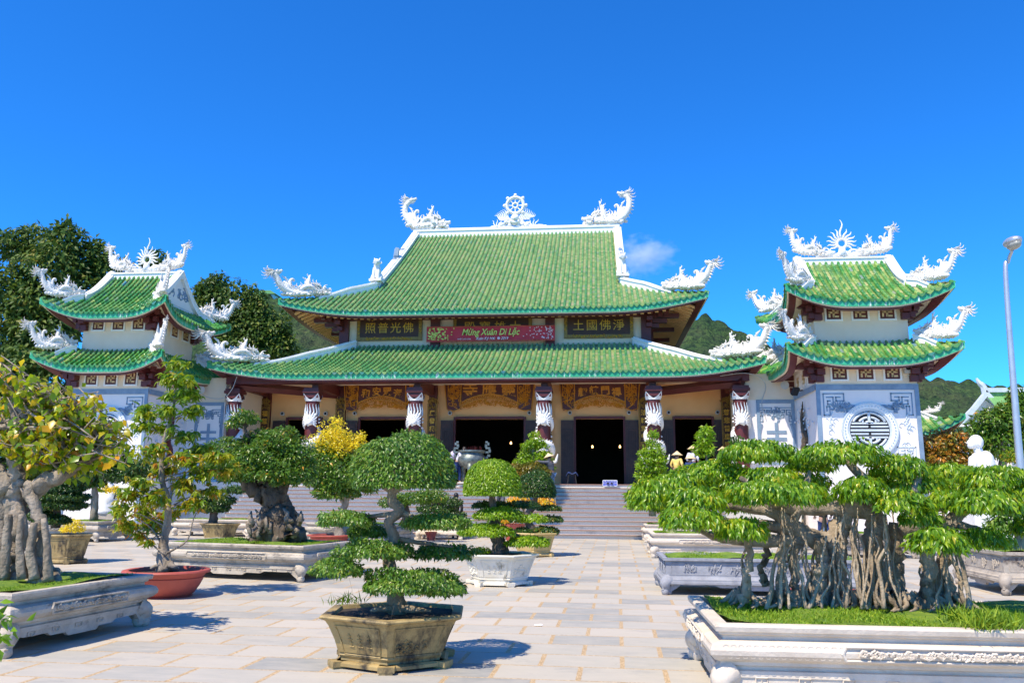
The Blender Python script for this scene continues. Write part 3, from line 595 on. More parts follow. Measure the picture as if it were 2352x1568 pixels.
# upper wall, posts, brackets
b=MB(); b.box2((XC-7.7,41.2,8.4),(XC+7.7,63.,10.75)); uw=hb_(b,'upper_wall','cream_w',hall)
b=MB(); 
for ox in(-7.75,-2.95,2.95,7.75): b.box2((XC+ox-.24,40.96,8.6),(XC+ox+.24,41.5,10.7))
b.box2((XC-8,40.98,10.42),(XC+8,41.25,10.72))
for sx in(-1,1):
    x=XC+sx*7.9
    for k_,(l,z) in enumerate(((.5,9.95),(.9,10.2),(1.5,10.45))): b.box2((x-sx*.1,41.0-.0,z-.1),(x+sx*l,41.35,z+.1)); b.box2((x-.14,41.2-l,z-.1),(x+.14,41.1,z+.1))
    for yy in (44,47,50): b.box2((x-sx*.1,yy-.15,8.6),(x+sx*.4,yy+.15,10.6)); b.box2((x,yy-.1,10.2),(x+sx*1.5,yy+.1,10.4))
    for l in (.6,1.0,1.5): b.box((x+sx*l*.55,41.35-l*.55,10.5-.1+l*.12),(.22,.22,.34))
hb_(b,'timber_posts','maroon',hall)
def filigree(mb,x0,x1,z0,z1,n,y,r=.08,t=.014):
    for i in range(n):
        x=x0+(x1-x0)*(i+rng.uniform(.2,.8))/n; z=rng.uniform(z0,z1); a=rng.uniform(0,6.3); s=rng.choice([-1,1]); rr=r*rng.uniform(.6,1.2)
        mb.tube([(x+rr*math.cos(a+s*q)*(1-q/5.5),y,z+rr*math.sin(a+s*q)*(1-q/5.5)) for q in np.linspace(0,4.5,6)],t,4)
def plaque(x0,x1,z0,z1,y,chars,parent,size):
    b=MB(); b.box2((x0,y-.05,z0),(x1,y+.05,z1)); pl=hb_(b,'signboard','blackboard',parent)
    w=.17; g_=MB()
    for a_,c_ in(((x0,z0),(x1,z0+w)),((x0,z1-w),(x1,z1)),((x0,z0+w),(x0+w,z1-w)),((x1-w,z0+w),(x1,z1-w))): g_.box2((a_[0],y-.075,a_[1]),(c_[0],y-.045,c_[1]))
    g_.build('gilt_frame','gold_d',pl); f_=MB()
    for k_ in range(3):
        xa=x0+(x1-x0)*(.14+.25*k_); 
        for z_ in (z0+.09,z1-.09): filigree(f_,xa,xa+(x1-x0)*.2,z_-.04,z_+.04,9,y-.09,.07,.018)
    for xx in(x0+.09,x1-.09): filigree(f_,xx-.03,xx+.03,(z0+z1)/2-.25,(z0+z1)/2+.25,6,y-.09,.06,.016)
    f_.build('gilt_carving','gold',pl)
    n=len(chars); xs=[x0+(x1-x0)*(.21+.58*k_/(n-1)) for k_ in range(n)]
    for ch,xx in zip(chars,xs): text(ch,size,'gold',pl,(xx,y-.06,(z0+z1)/2),ext=.012)
    return pl
MT['gold_d']=M2('dull_gilt',(.20,.11,.02),(.34,.20,.04),12,.5,.5,60,metal=.2)
plaque(-12.42,-8.98,9.36,10.6,41.12,'照普光佛',hall,.60)
plaque(-1.68,1.80,9.36,10.6,41.12,'土國佛淨',hall,.60)
plaque(-7.35,-3.3,9.3,10.6,41.12,'殿寶雄大',hall,.62)
# banner: a thing hanging in front of the wall
bx0,bx1,bz0,bz1=-8.66,-2.12,9.18,9.98; bn=thing('festival_banner',((bx0+bx1)/2,40.7,bz0),'long red new year banner with lime lettering hung between the roofs','banner')
b=MB(); b.grid(lambda a,t:(bx0+(bx1-bx0)*a,40.7+.015*math.sin(a*40)+.02*math.sin(a*11+t*3),bz0+(bz1-bz0)*t),80,4); hb_(b,'cloth','banner',bn,recalc=False)
b=MB()
for z_ in(bz0+.04,bz1-.04):
    for i in range(110): b.ball((bx0+.03+(bx1-bx0-.06)*i/109,40.655,z_),.016,5,m=3)
hb_(b,'dotted_border','gold',bn)
tx=world_parent(text('Mừng Xuân Di Lặc',.46,'yelg',None,(-5.38,40.64,9.64),shear=.3,ext=.008,sx=.82,bold=.006),bn)
world_parent(text('Xuân Kỷ Hợi      2019',.2,'wht',None,(-5.3,40.64,9.32),shear=.3,ext=.006,sx=.9),bn)
world_parent(text('PHẬT LỊCH 2562',.09,'wht',None,(-6.7,40.64,9.30),ext=.005),bn)
b=MB()
for i in range(120): x=bx0+.1+abs(rng.normal(0,.5)); b.ball((x,40.64,rng.uniform(bz0+.1,bz1-.1)),(.04,.01,.03),6,m=3)
hb_(b,'printed_yellow_blossom','yelg',bn)
b=MB()
for i in range(70): x=bx1-.1-abs(rng.normal(0,.6)); b.ball((x,40.64,rng.uniform(bz0+.08,bz1-.08)),(.035,.01,.028),6,m=3)
b.ball((-4.95,40.64,9.33),(.08,.01,.08),6,m=3)
hb_(b,'printed_pink_blossom','pink',bn)
# lower walls with door openings
def wall_with_doors(y,x0,x1,z0,z1,doors,ztop,th=.3):
    b=MB(); xs=x0
    for a,c in doors: b.box2((xs,y,z0),(a,y+th,z1)); b.box2((a,y,ztop),(c,y+th,z1)); xs=c
    b.box2((xs,y,z0),(x1,y+th,z1)); return b
DO=[(XC-10.35,XC-8.5),(XC-6.6,XC-4.15),(XC-1.77,XC+1.77),(XC+4.15,XC+6.6),(XC+8.9,XC+10.8)]
DT=5.25
hb_(wall_with_doors(40.5,XC-11.6,XC+11.6,FZ,7.4,DO,DT),'front_wall','orange',hall)
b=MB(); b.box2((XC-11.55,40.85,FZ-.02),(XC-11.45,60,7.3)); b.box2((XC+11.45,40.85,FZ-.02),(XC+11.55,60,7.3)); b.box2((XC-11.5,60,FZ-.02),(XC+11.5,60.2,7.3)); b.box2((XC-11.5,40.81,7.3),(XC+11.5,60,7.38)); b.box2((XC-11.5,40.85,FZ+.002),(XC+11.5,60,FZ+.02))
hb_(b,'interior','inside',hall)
b=MB()
for px,py in ((1620+0,1002),): pass
pts=[at(1915/2352*2352 and (1500+1223/2.94)*.6125,(1300+1058/2.94)*.6125,50),at((1500+2121/2.94)*.6125,(1300+1098/2.94)*.6125,50),at((2100+660/2.94)*.6125,(1300+1098/2.94)*.6125,50)]
for p in pts: b.tube([(p.x,p.y,p.z-.08),(p.x,p.y,p.z),(p.x,p.y,p.z+.09)],[.05,.06,.01],7)
hb_(b,'altar_flames','flame',hall)
for i,(a,c) in enumerate(DO):
    b=MB(); b.box2((a-.02,40.38,FZ),(a+.08,40.56,DT+.1)); b.box2((c-.08,40.38,FZ),(c+.02,40.56,DT+.1)); b.box2((a+.08,40.38,DT),(c-.08,40.56,DT+.12)); df=hb_(b,'door_frame','maroon',hall)
    for s,x0 in((-1,a-.02),(1,c+.02)):
        b=MB(); x1=x0+s*.62; xa,xb=min(x0,x1),max(x0,x1); b.box2((xa,40.26,FZ+.03),(xb,40.34,DT-.08))
        for z0_,z1_ in((FZ+.15,FZ+.8),(FZ+.95,FZ+1.25),(FZ+2.72,FZ+2.98)): b.box2((xa+.08,40.23,z0_),(xb-.08,40.26,z1_))
        for k_ in range(6): xx=xa+.1+(xb-xa-.2)*k_/5; b.box2((xx-.018,40.22,FZ+1.35),(xx+.018,40.26,FZ+2.6))
        b.box2((xa+.06,40.225,FZ+1.3),(xb-.06,40.26,FZ+1.35)); b.box2((xa+.06,40.225,FZ+2.6),(xb-.06,40.26,FZ+2.66)); hb_(b,'door_leaf','door',hall)
    for x0 in(a+.05-.25,c-.05+.25):
        b=MB(); b.tube([(x0,40.45,DT+.28),(x0,40.3,DT+.28)],[.1,.1],12); o=hb_(b,'wall_speaker','greyp',hall); b=MB(); b.tube([(x0,40.30,DT+.28),(x0,40.285,DT+.28)],.06,12); b.build('speaker_cone','cblack',o)
# pilasters, couplets
b=MB()
for ox in(-11.4,-7.5,-2.83,2.83,7.5,11.4): b.box2((XC+ox-.2,40.3,FZ),(XC+ox+.2,40.52,7.2))
b.box2((XC-11.6,40.28,7.15),(XC+11.6,40.5,7.4)); hb_(b,'pilasters','maroon',hall)
for ox,tx in((-11.4,'福慧雙修證菩提心'),(-7.5,'佛日增輝山河永固'),(-2.83,'鳳發根東海千秋法'),(2.83,'慈雲長覆南天萬古'),(7.5,'法輪常轉國土清寧'),(11.4,'慈悲普度眾生安樂')):
    b=MB(); x=XC+ox; b.box2((x-.24,40.2,FZ+.3),(x+.24,40.27,6.0)); o=hb_(b,'couplet_board','blackboard',hall)
    b=MB(); 
    for xx in(x-.21,x+.21): b.box2((xx-.035,40.17,FZ+.3),(xx+.035,40.2,6.0))
    filigree(b,x-.2,x+.2,6.0,6.25,16,40.2,.1,.03); filigree(b,x-.16,x+.16,5.75,5.9,8,40.18,.07,.02)
    for k_ in range(28): z_=FZ+.4+k_*.12; filigree(b,x+.15,x+.22,z_,z_+.08,1,40.17,.05,.012); filigree(b,x-.22,x-.15,z_,z_+.08,1,40.17,.05,.012)
    b.build('gilt_border','gold_d',o)
    for k_,ch in enumerate(tx): text(ch,.3,'gold',o,(x,40.19,5.5-.385*k_),ext=.008,bold=.006)
# arched signs
def arched(xc,hw,zb,chars,size,root,arc=.35):
    y=40.22; zt=7.3; cw=hw*.62; zc=zb+.55
    b=MB(); n=16; poly=[(xc-cw,zt),(xc+cw,zt)]+[(xc+cw*(1-2*i/n),zc-.15+arc*(1-(1-2*i/n)**2)) for i in range(n+1)]
    b.prism(poly,y-.04,y+.04)
    for s in(-1,1): b.prism([(xc+s*cw,zt),(xc+s*hw,zt-.1),(xc+s*hw*.93,zb+.08),(xc+s*cw*1.45,zb),(xc+s*cw,zb+.1)],y-.06,y+.04)
    o=hb_(b,'arched_signboard','board_red',root); g_=MB()
    def strip(p,t=.022,yy=y-.08): g_.tube([(q[0],yy,q[1]) for q in p],t,5)
    ar=lambda k,dz:[(xc+cw*k*(1-2*i/n),zc-.15+arc*(1-(1-2*i/n)**2)+dz) for i in range(n+1)]
    strip(ar(1,.0),.03); strip(ar(1.,-.2),.03)
    for i in range(26): t=-1+2*(i+.5)/26; g_.tube([(xc+cw*t+.05*math.cos(q+i),y-.08,zc-.25+arc*(1-t*t)+.05*math.sin(q+i)) for q in np.linspace(0,4,5)],.02,4)
    for i in range(90):
        t=rng.uniform(-.92,.92); z1=zc-.38+arc*(1-t*t); d_=rng.uniform(0,.32)*(1-abs(t)*.6); a=rng.uniform(0,6.3); g_.tube([(xc+cw*t+.09*math.cos(a+q)*(1-q/6),y-.06,z1-d_+.08*math.sin(a+q)*(1-q/6)) for q in np.linspace(0,4.4,6)],.018,4)
    for s in(-1,1):
        e=[(xc+s*cw,zt-.1),(xc+s*cw*1.02,zb+.12),(xc+s*cw*1.25,zb-.0),(xc+s*hw*.93,zb+.08),(xc+s*hw,zt-.2)]; strip(e,.028)
        m1=xc+s*(cw*1.27); strip([(m1,zt-.1),(m1+s*.03,zb+.25),(m1-s*.2,zb+.12)],.025); 
        xa=xc+s*(cw*1.13); filigree(g_,xa-.12,xa+.12,zb+.3,zt-.3,30,y-.09,.1,.018); xa=xc+s*(hw*.83); filigree(g_,xa-.12,xa+.1,zb+.25,zt-.25,34,y-.09,.1,.018)
        xm=xc+s*hw*.83; strip([(xm-.18,zb+.7),(xm-.18,zt-.35),(xm+.14,zt-.35),(xm+.14,zb+.7),(xm-.18,zb+.7)],.02)
    g_.build('gilt_carving','goldo',o)
    m_=len(chars)
    for k_,ch in enumerate(chars):
        t=(k_-(m_-1)/2)/((m_-1)/2); xx=xc+t*cw*.68; z_=6.60+(.0 if m_==3 else .10*(1-t*t)-.12); q=text(ch,size,'goldo',o,(xx,y-.06,z_),ext=.015,bold=.012); q.rotation_euler=(math.pi/2,-t*.12 if m_==4 else 0,0)
MT['board_red']=M2('dark_red_board',(.07,.008,.006),(.10,.014,.01),3,.4,.1,20)
MT['goldo']=M2('orange_gold',(.46,.17,.012),(.62,.27,.02),6,.4,.3,30,metal=.15)
arched(XC,2.25,5.62,'寺應靈',.78,hall,.42); arched(XC+5.4,1.95,5.62,'靜鎮門禪',.46,hall); arched(XC-5.4,1.95,5.62,'和安眾海',.46,hall)
# platform, porch ceiling and beams
b=MB(); b.box2((XC-13.6,35.72,0),(XC+13.6,62,FZ)); pf=tag(b.build('terrace','step'),'raised granite terrace under the temple hall','terrace',kind='structure')
b=MB(); b.box2((XC-11.5,37.3,6.92),(XC+11.5,41,6.96)); hb_(b,'porch_ceiling','cream_w',hall)
b=MB(); b.box2((XC-11.72,37.35,FZ),(XC-11.6,40.45,6.7)); b.box2((XC+11.6,37.35,FZ),(XC+11.72,40.45,6.7)); hb_(b,'porch_side_wall','cream_w',hall)
CX=[-11.5,-7.75,-2.92,2.92,7.75,11.5]; CY=36.85
b=MB()
b.box2((XC-11.9,CY-.2,6.56),(XC+11.9,CY+.2,6.9))
for ox in CX: b.box2((XC+ox-.15,CY+.2,6.4),(XC+ox+.15,40.4,6.9))
for sx in(-1,1): b.box2((XC+sx*11.5-.15,40.4,6.2),(XC+sx*11.5+.15,50,6.7)); b.tube([(XC+sx*7.75,40.3,6.5),(XC+sx*11.6,CY-.2,6.5)],.22,4)
hb_(b,'porch_beams','maroon',hall)
# dragon columns
def column_meshes():
    c=MB(); c.lathe([(.40,0),(.40,.18),(.31,.3),(.30,1),(.30,3.75)],n=20); 
    k=MB()
    for z,w in((3.75,.26),(3.9,.34),(4.02,.30),(4.12,.40),(4.22,.36)): k.box((0,0,z),(w*1.9,w*1.9,.13))
    k.lathe([(.28,3.6),(.28,3.85)],n=16)
    p=MB()
    for q in range(4):
        a=q*math.pi/2; 
        def fn(u,v,a=a):
            t=(u-.5)*math.pi/2; hgt=.07+.30*(abs(u-.5)*2)**1.8; rr=.31+.15*v*(abs(u-.5)*2)**1.2+.02; return (rr*math.cos(a+t),rr*math.sin(a+t),3.68+hgt*v+.0)
        p.grid(fn,10,4)
    d=MB(); n=90; path=[];rad=[]
    for i in range(n):
        t=i/(n-1); z=.6+2.55*t; a=-1.2+t*4.6*math.pi*.9; r=.33+.03*math.sin(t*20); path.append((r*math.cos(a),r*math.sin(a),z+.07*math.sin(a*2))); rad.append(.06+.11*math.sin(math.pi*min(1,t*1.05))**.6)
    d.tube(path,rad,9); 
    for i in range(4,n-4,2):
        p0=np.array(path[i]); o=np.array([p0[0],p0[1],0]); o/=np.linalg.norm(o); q=p0+np.array([0,0,rad[i]*.9])+o*.05; d.tube([q,q+o*.07+np.array([0,0,.07])],[.028,.004],4)
    for a0,z0,s in((-math.pi/2+.05,2.72,1),(-math.pi/2+.2,1.5,.8),(math.pi/2,2.2,.9)):  # heads with fan mane
        cx,cy=math.cos(a0)*.36,math.sin(a0)*.36; d.ball((cx,cy,z0),(.17*s,.15*s,.16*s),10,m=8); d.ball((cx*1.35,cy*1.35,z0-.06),(.1*s,.09*s,.08*s)); 
        for q in range(13):
            th=-.5+(math.pi+1.)*q/12; tx=-math.sin(a0); ty=math.cos(a0); l=.40*s*(1 if 2<q<11 else .8)
            pt=[]
            for w in np.linspace(0,1,5): rr=.12+l*w; hx=math.cos(th)*rr; pt.append((cx*.96+tx*hx-0*cx,cy*.96+ty*hx,z0+math.sin(th)*rr))
            d.tube([(x*(.36/max(.36,math.hypot(x,y))*1.0+.06),y*(.36/max(.36,math.hypot(x,y))+.06),z) for x,y,z in pt],[.045*s,.05*s,.045*s,.035*s,.012*s],5)
    for q in range(40):
        a=rng.uniform(0,6.3); z=rng.uniform(.5,2.9); d.ball((.31*math.cos(a),.31*math.sin(a),z),(.07,.07,.05),6,m=4)
    for sx in(-1,1): d.tube(spline([(sx*.25,-.25,1.0),(sx*.5,-.28,.95),(sx*.58,-.28,1.15),(sx*.62,-.28,1.3)],4),interp([.07,.06,.02],13),6)
    f=MB()
    for q in range(7):
        a=-math.pi/2+(q-3)*.45
        pts=[(math.cos(a+.1*math.sin(t*5))*.325,math.sin(a+.1*math.sin(t*5))*.325,3.0+.55*t) for t in np.linspace(0,1,8)]; f.tube(pts,interp([.04,.04,.006],8),5)
    return c.mesh('column','maroon',smooth=50),k.mesh('capital','maroon'),p.mesh('lotus_petals','white'),d.mesh('dragon_relief','white',smooth=True),f.mesh('flame_relief','bluelt',smooth=True)
CM=column_meshes()
for i,ox in enumerate(CX):
    c=world_parent(addobj('dragon_column',CM[0],None,(XC+ox,CY,FZ)),hall); 
    for me in CM[1:]: 
        q=addobj(me.name.split('.')[0],me,c); q.rotation_euler=(0,0,(0 if i<3 else .0)); 
        if me is CM[3] and i>=3: q.scale=(-1,1,1)
# ---------------------------------------------------------------- steps
b=MB(); nz=MB(); tr=MB(); n=13; rz=FZ/n; y0=31.9; td=(35.72-y0)/(n-1); X0,X1=XC-9.9,XC+10.2
for i in range(n-1):
    ya=y0+i*td; zt=(i+1)*rz; b.box2((X0,ya,0 if i==0 else zt-rz-.002),(X1,35.75,zt-.035)); tr.box2((X0,ya-.03,zt-.035),(X1,35.745,zt-.0)); nz.box2((X0,ya-.07,zt-.034),(X1,ya-.03,zt+.001))
st=tag(b.build('stone_steps','step'),'wide flight of grey granite steps leading up to the temple','steps',kind='structure'); tr.build('step_treads','tread',st); nz.box2((X0,35.68,FZ-.034),(X1,35.718,FZ+.002)); nz.build('step_nosings','nose',st)
# ================================================================ BELL TOWERS
def manji_window(x,y,z,root,sz=.56,side=0):
    """square lattice window on a wall facing -Y (side=0) or +-X"""
    h=sz/2; M_=MB(); 
    def bx(m,a,b): 
        if side==0: m.box2((x+a[0],y+a[1],z+a[2]),(x+b[0],y+b[1],z+b[2]))
        else: m.box2((x-side*a[1],y+a[0],z+a[2]),(x-side*b[1],y+b[0],z+b[2]))
    for a,b in(((-h-.07,-.05,-h-.07),(h+.07,.02,-h)),((-h-.07,-.05,h),(h+.07,.02,h+.07)),((-h-.07,-.05,-h),(-h,.02,h)),((h,-.05,-h),(h+.07,.02,h))): bx(M_,a,b)
    o=hb_(M_,'window','white',root); p=MB(); bx(p,(-h,-.012,-h),(h,.02,h)); p.build('pane','maroon',o)
    l=MB(); u=sz*.13; S=lambda i,j:(i*u*1.25,j*u*1.25); t=u*.5
    def bar(x0,z0,x1,z1): bx(l,(min(x0,x1)*u*1.12-t,-.04,min(z0,z1)*u*1.12-t),(max(x0,x1)*u*1.12+t,-.013,max(z0,z1)*u*1.12+t))
    bar(0,-2,0,2); 
    for q in((-2,0,-.42,0),(.42,0,2,0),(-2,2,-.42,2),(.42,-2,2,-2),(2,.42,2,2),(-2,-2,-2,-.42)): bar(*q)
    l.build('lattice','goldpale',o); return o
MT['goldpale']=M2('pale_gold_paint',(.58,.42,.22),(.66,.50,.28),6,.5,.2,30)
def greek(mb,x,z,s,sx,sz,y,t=.035):
    """square spiral key; sx,sz give its direction"""
    pts=[(0,0),(6,0),(6,-2.2),(4,-2.2),(4,-1.2),(5,-1.2)]
    def seg(a,b):
        xa,xb=sorted((x+sx*a[0]*s,x+sx*b[0]*s)); za,zb=sorted((z+sz*a[1]*s*-1*-1,z+sz*b[1]*s)); mb.box2((xa-t/2,y-.02,za-t/2),(xb+t/2,y,zb+t/2))
    for P in ([(0,0),(5.5,0),(5.5,-2),(3.4,-2),(3.4,-1),(4.5,-1)],[(0,0),(0,-6),(1.6,-6),(1.6,-3.6),(.8,-3.6),(.8,-4.8)],[(.9,-1),(2.6,-1),(2.6,-3),(1.1,-3),(1.1,-2),(1.8,-2)]):
        for a,b in zip(P[:-1],P[1:]): seg(a,b)
def tower(cx,sgn,label,suffix=''):
    Y0=33.5; hw=1.86; cy=Y0+hw; T=thing('bell_tower',(cx,cy,0),label,'tower','twin towers beside the temple hall')
    Wx=3.0
    lo_=Roof((cx,cy),Wx,Wx,6.80,lambda d:.62*d+.10*d*d,.58,.28,2.3,1.1,pitch=.25,mat='tiled')
    up_=Roof((cx,cy),Wx-.1,Wx-.1,9.12,lambda d:.60*d+.075*d*d,.62,.28,2.3,1.1,gable=1.85,pitch=.25,mat='tiled')
    b=MB(); b.prism([(-1.98,-0.5),(1.98,-.5),(1.9,5.95),(1.9,7.5),(-1.9,7.5),(-1.9,5.95)],cy-1.93,cy+1.93,'y'); b.v[-1]+=np.array([cx,0,0]); hb_(b,'tower_wall','white_w',T)
    b=MB(); b.box2((cx-1.875,cy-1.945,5.96),(cx+1.875,cy+1.945,7.0)); b.box2((cx-1.80,cy-1.78,7.2),(cx+1.80,cy+1.78,9.3)); hb_(b,'upper_wall','cream_w',T)
    r1=roof_group('lower_roof',lo_,T,1.85,.24,.34,True,(0,1,3,2),((1,-1),(-1,-1),(1,1),(-1,1)),0,1.12); r2=roof_group('upper_roof',up_,T,1.8,.26,.34,True,(0,1,3,2),((1,-1),(-1,-1),(1,1),(-1,1)),0,1.12)
    zr_=up_.z0+up_.P(up_.Wy)
    for sx in(-1,1): put_dragon(DRC,(cx+sx*.6,cy,zr_+.15),(cx+sx*2.15,cy,zr_+.4),1.6,r2,1.0)
    flame_ring(r2,(cx,cy,zr_+.16),.98)
    for z,xs in((8.86,(-1.03,0,1.03)),(6.42,(-1.0,0,1.0))):
        for k_ in xs:
            manji_window(cx+k_,(cy-1.78) if z>8 else (cy-1.945),z,T)
            s_=-sgn; X=cx+s_*(1.80 if z>8 else 1.875)
            manji_window(X,cy+k_,z,T,side=s_)
    b=MB() # corner brackets
    for z0,hh,yy in((9.0,1.80,0),(6.5,1.9,0)):
        for sx in(-1,1):
            for sy in(-1,1):
                x,y=cx+sx*hh,cy+sy*hh
                for k_,(l,z) in enumerate(((.22,-.35),(.42,-.08),(.7,.2))):
                    b.box2((x-sx*.28,y+sy*.02,z0+z-.12),(x+sx*.02,y+sy*l,z0+z+.12)); b.box2((x+sx*.02,y-sy*.28,z0+z-.12),(x+sx*l,y+sy*.02,z0+z+.12)); b.box((x+sx*l*.6,y+sy*l*.6,z0+z+.05),(.2,.2,.2))
    hb_(b,'corner_brackets','maroon',T)
    # frontal panel
    y=cy-1.93; b=MB(); b.box2((cx-1.93,y-.05,5.72),(cx+1.93,y+.01,5.94)); 
    for sx in(-1,1): b.prism([(cx+sx*1.93,5.72),(cx+sx*1.78,5.72),(cx+sx*1.80,0),(cx+sx*1.975,0)],y-.05,y+.01)
    hb_(b,'panel_border','blue',T)
    b=MB()
    for sx in(-1,1): greek(b,cx+sx*1.66,5.58,.14,-sx,1,y-.0,.045)
    for sx in(-1,1):
        for k_ in range(20):
            x=cx+sx*(1.0-.0)+rng.normal(0,.16); z=5.02+rng.normal(0,.09); a=rng.uniform(0,6.3); b.tube([(x+.09*math.cos(a+q)*(1-q/6),y-.02,z+.07*math.sin(a+q)*(1-q/6)) for q in np.linspace(0,4,5)],.03,5)
        for k_ in range(9): flame_tube(b,(cx+sx*(.9+.04*k_),y-.02,5.05),math.pi/2+(k_-4)*.28,.28,.025)
        b.tube(spline([(cx+sx*.85,y-.02,5.0),(cx+sx*.6,y-.02,5.1),(cx+sx*.4,y-.02,5.05),(cx+sx*.28,y-.02,5.13)],4),interp([.06,.045,.01],13),6)
    hb_(b,'cloud_relief','blue',T)  # upper relief in deeper blue: eave shade put into the colour
    b=MB()
    for sx in(-1,1):
        for z in(4.6,4.4,4.2,3.0,2.8): flame_tube(b,(cx+sx*(1.4),y-.01,z),math.pi/2+rng.uniform(-.6,.6),.35,.03)
        for k_ in range(12): x=cx+sx*(1.4+rng.uniform(-.2,.2)); z=rng.uniform(2.6,4.7); b.tube([(x+.1*math.cos(q),y-.005,z+.1*math.sin(q)) for q in np.linspace(0,4.5,6)],.022,4)
        greek(b,cx+sx*1.66,3.5,.12,-sx,1,y-.0,.04)
    hb_(b,'pale_relief','bluelt',T)  # lower relief in paler blue: its sunlit look put into the colour
    # round window
    zc=4.15; b=MB(); n=40; R1,R2=1.03,.84
    def rg(m,ra,rb,ya,yb,n=48):
        V=[];F=[]
        for i in range(n):
            a=2*math.pi*i/n
            for r_,y_ in((ra,ya),(rb,ya),(rb,yb),(ra,yb)): V.append((cx+r_*math.cos(a),y_,zc+r_*math.sin(a)))
        for i in range(n):
            j=(i+1)%n
            for q in range(4): F.append((i*4+q,i*4+(q+1)%4,j*4+(q+1)%4,j*4+q))
        m.add(V,F)
    rg(b,R1,R2,y-.09,y+.0); o=hb_(b,'round_window','white',T); c_=MB(); rg(c_,R2,R2-.05,y-.06,y); rg(c_,R1+.03,R1-.02,y-.11,y); 
    for i in range(48): a=2*math.pi*i/48; c_.box((cx+math.cos(a)*.94,y-.10,zc+math.sin(a)*.94),(.05,.03,.05))
    c_.build('window_ring','bluelt',o)  # pale blue puts the recess shade of the inner ring into its colour
    d_=MB(); d_.tube([(cx,y-.004,zc),(cx,y-.016,zc)],R2-.02,40); d_.build('pane','cblack',o)
    l=MB(); rr=.72; rg(l,.80,.75,y-.05,y-.018)
    def hbar(z,t,x0,x1,m=l):
        m.box2((cx+x0,y-.05,zc+z-t/2),(cx+x1,y-.018,zc+z+t/2))
    for z,t in((0,.09),(.14,.065),(-.14,.065),(.27,.07),(-.27,.07)):
        w_=math.sqrt(max(0,rr*rr-z*z)); 
        if abs(z)<.01: hbar(z,t,-w_,w_)
        else: hbar(z,t,-w_,-.05) if abs(z)<.2 else hbar(z,t,-w_,w_); (hbar(z,t,.05,w_) if abs(z)<.2 else None)
    for s_ in(-1,1):
        l.box2((cx-.05,y-.05,zc+s_*.27-.02),(cx+.05,y-.018,zc+s_*.7)) if s_>0 else l.box2((cx-.05,y-.05,zc-.7),(cx+.05,y-.018,zc-.25))
        for r_ in(.68,.5,.33):
            for h_ in(-1,1):
                a0,a1=(.52,1.5) if r_>.6 else (.75,1.42); aa=np.linspace(a0,a1,9); V=[(cx+h_*math.cos(q)*r_,y-.035,zc+s_*math.sin(q)*r_) for q in aa]; V=[(p[0],p[1],p[2]) for p in V if s_*(p[2]-zc)>.3]; 
                if len(V)>2: l.tube(V,.045,4)
        for x_ in(-.24,.24): l.box2((cx+x_-.03,y-.05,min(zc+s_*.3,zc+s_*.46)),(cx+x_+.03,y-.018,max(zc+s_*.3,zc+s_*.46)))
    l.build('lattice','bluelt',o)
    # small loudspeaker box on the eave wall
    b=MB(); x=cx+1.55; b.box2((x-.13,cy-2.15,6.35),(x+.13,cy-1.95,6.75)); sp=hb_(b,'loudspeaker','greyp',T); b=MB(); b.tube([(x,cy-2.15,6.55),(x,cy-2.17,6.55)],.09,12); b.build('speaker_cone','cblack',sp)
    # side mural relief: gnarled tree
    X=cx-sgn*1.98; b=MB()
    p=spline([(X,cy-.3,2.6),(X-sgn*.05,cy+.1,3.3),(X-sgn*.05,cy-.2,4.0),(X-sgn*.04,cy+.15,4.7),(X-sgn*.03,cy+.05,5.2)],5); b.tube(p,interp([.16,.12,.05],len(p)),7,jit=.2)
    for k_ in range(14): q=p[rng.integers(4,len(p))]; b.tube([q,q+np.array([0,rng.uniform(-.5,.5),rng.uniform(-.1,.35)])],[.04,.015],5)
    hb_(b,'tree_relief','maroon' if sgn<0 else 'barkd',T); b=MB()
    for k_ in range(50): b.ball((X-sgn*.02,cy+rng.normal(0,.55),rng.uniform(3.0,5.4)),(.03,.1,.06),6,m=3)
    for k_ in range(6): a=rng.uniform(0,6.3); flame_tube(b,(X-sgn*.02,cy,4),1,.2,.02)
    hb_(b,'leaf_relief','bluelt',T)
    b=MB(); 
    b.box2((X-sgn*.0-.02,cy-1.9,5.72),(X+.02,cy+1.9,5.94)); hb_(b,'side_border','blue',T)
    # wing wall with emblem panel toward the hall
    xa,xb=(XC+11.75,cx-1.9) if sgn>0 else (cx+1.9,XC-11.75); yy=37.0
    b=MB(); b.box2((xa,yy,0),(xb,yy+.35,6.9)); hb_(b,'wing_wall','white_w' ,T)
    b=MB(); b.box2((xa-.0,yy-.012,5.75),(xb,yy+.0,6.9)); hb_(b,'wing_wall_top','cream_w',T)
    b=MB(); w0,w1=xa+.45,xb-.06; zt_=5.75
    b.box2((w0,yy-.04,zt_-.16),(w1,yy,zt_)); b.box2((w0,yy-.04,2),(w0+.14,yy,zt_-.16)); b.box2((w1-.14,yy-.04,2),(w1,yy,zt_-.16)); xm=(w0+w1)/2
    for z,w in((4.35,.42),(4.05,.42),(3.75,.5),(3.3,.5),(3.0,.62)): b.box2((xm-w,yy-.035,z-.06),(xm+w,yy,z+.06))
    b.box2((xm-.07,yy-.045,4.41),(xm+.07,yy,4.75)); b.box2((xm-.07,yy-.045,3.81),(xm+.07,yy-.02,4.28))
    for s_ in(-1,1): b.tube(spline([(xm+s_*.62,yy-.02,4.7),(xm+s_*.72,yy-.02,4.3),(xm+s_*.70,yy-.02,3.8),(xm+s_*.72,yy-.02,3.0)],5),.055,5); greek(b,xm+s_*.72,5.4,.1,-s_,1,yy,.04)
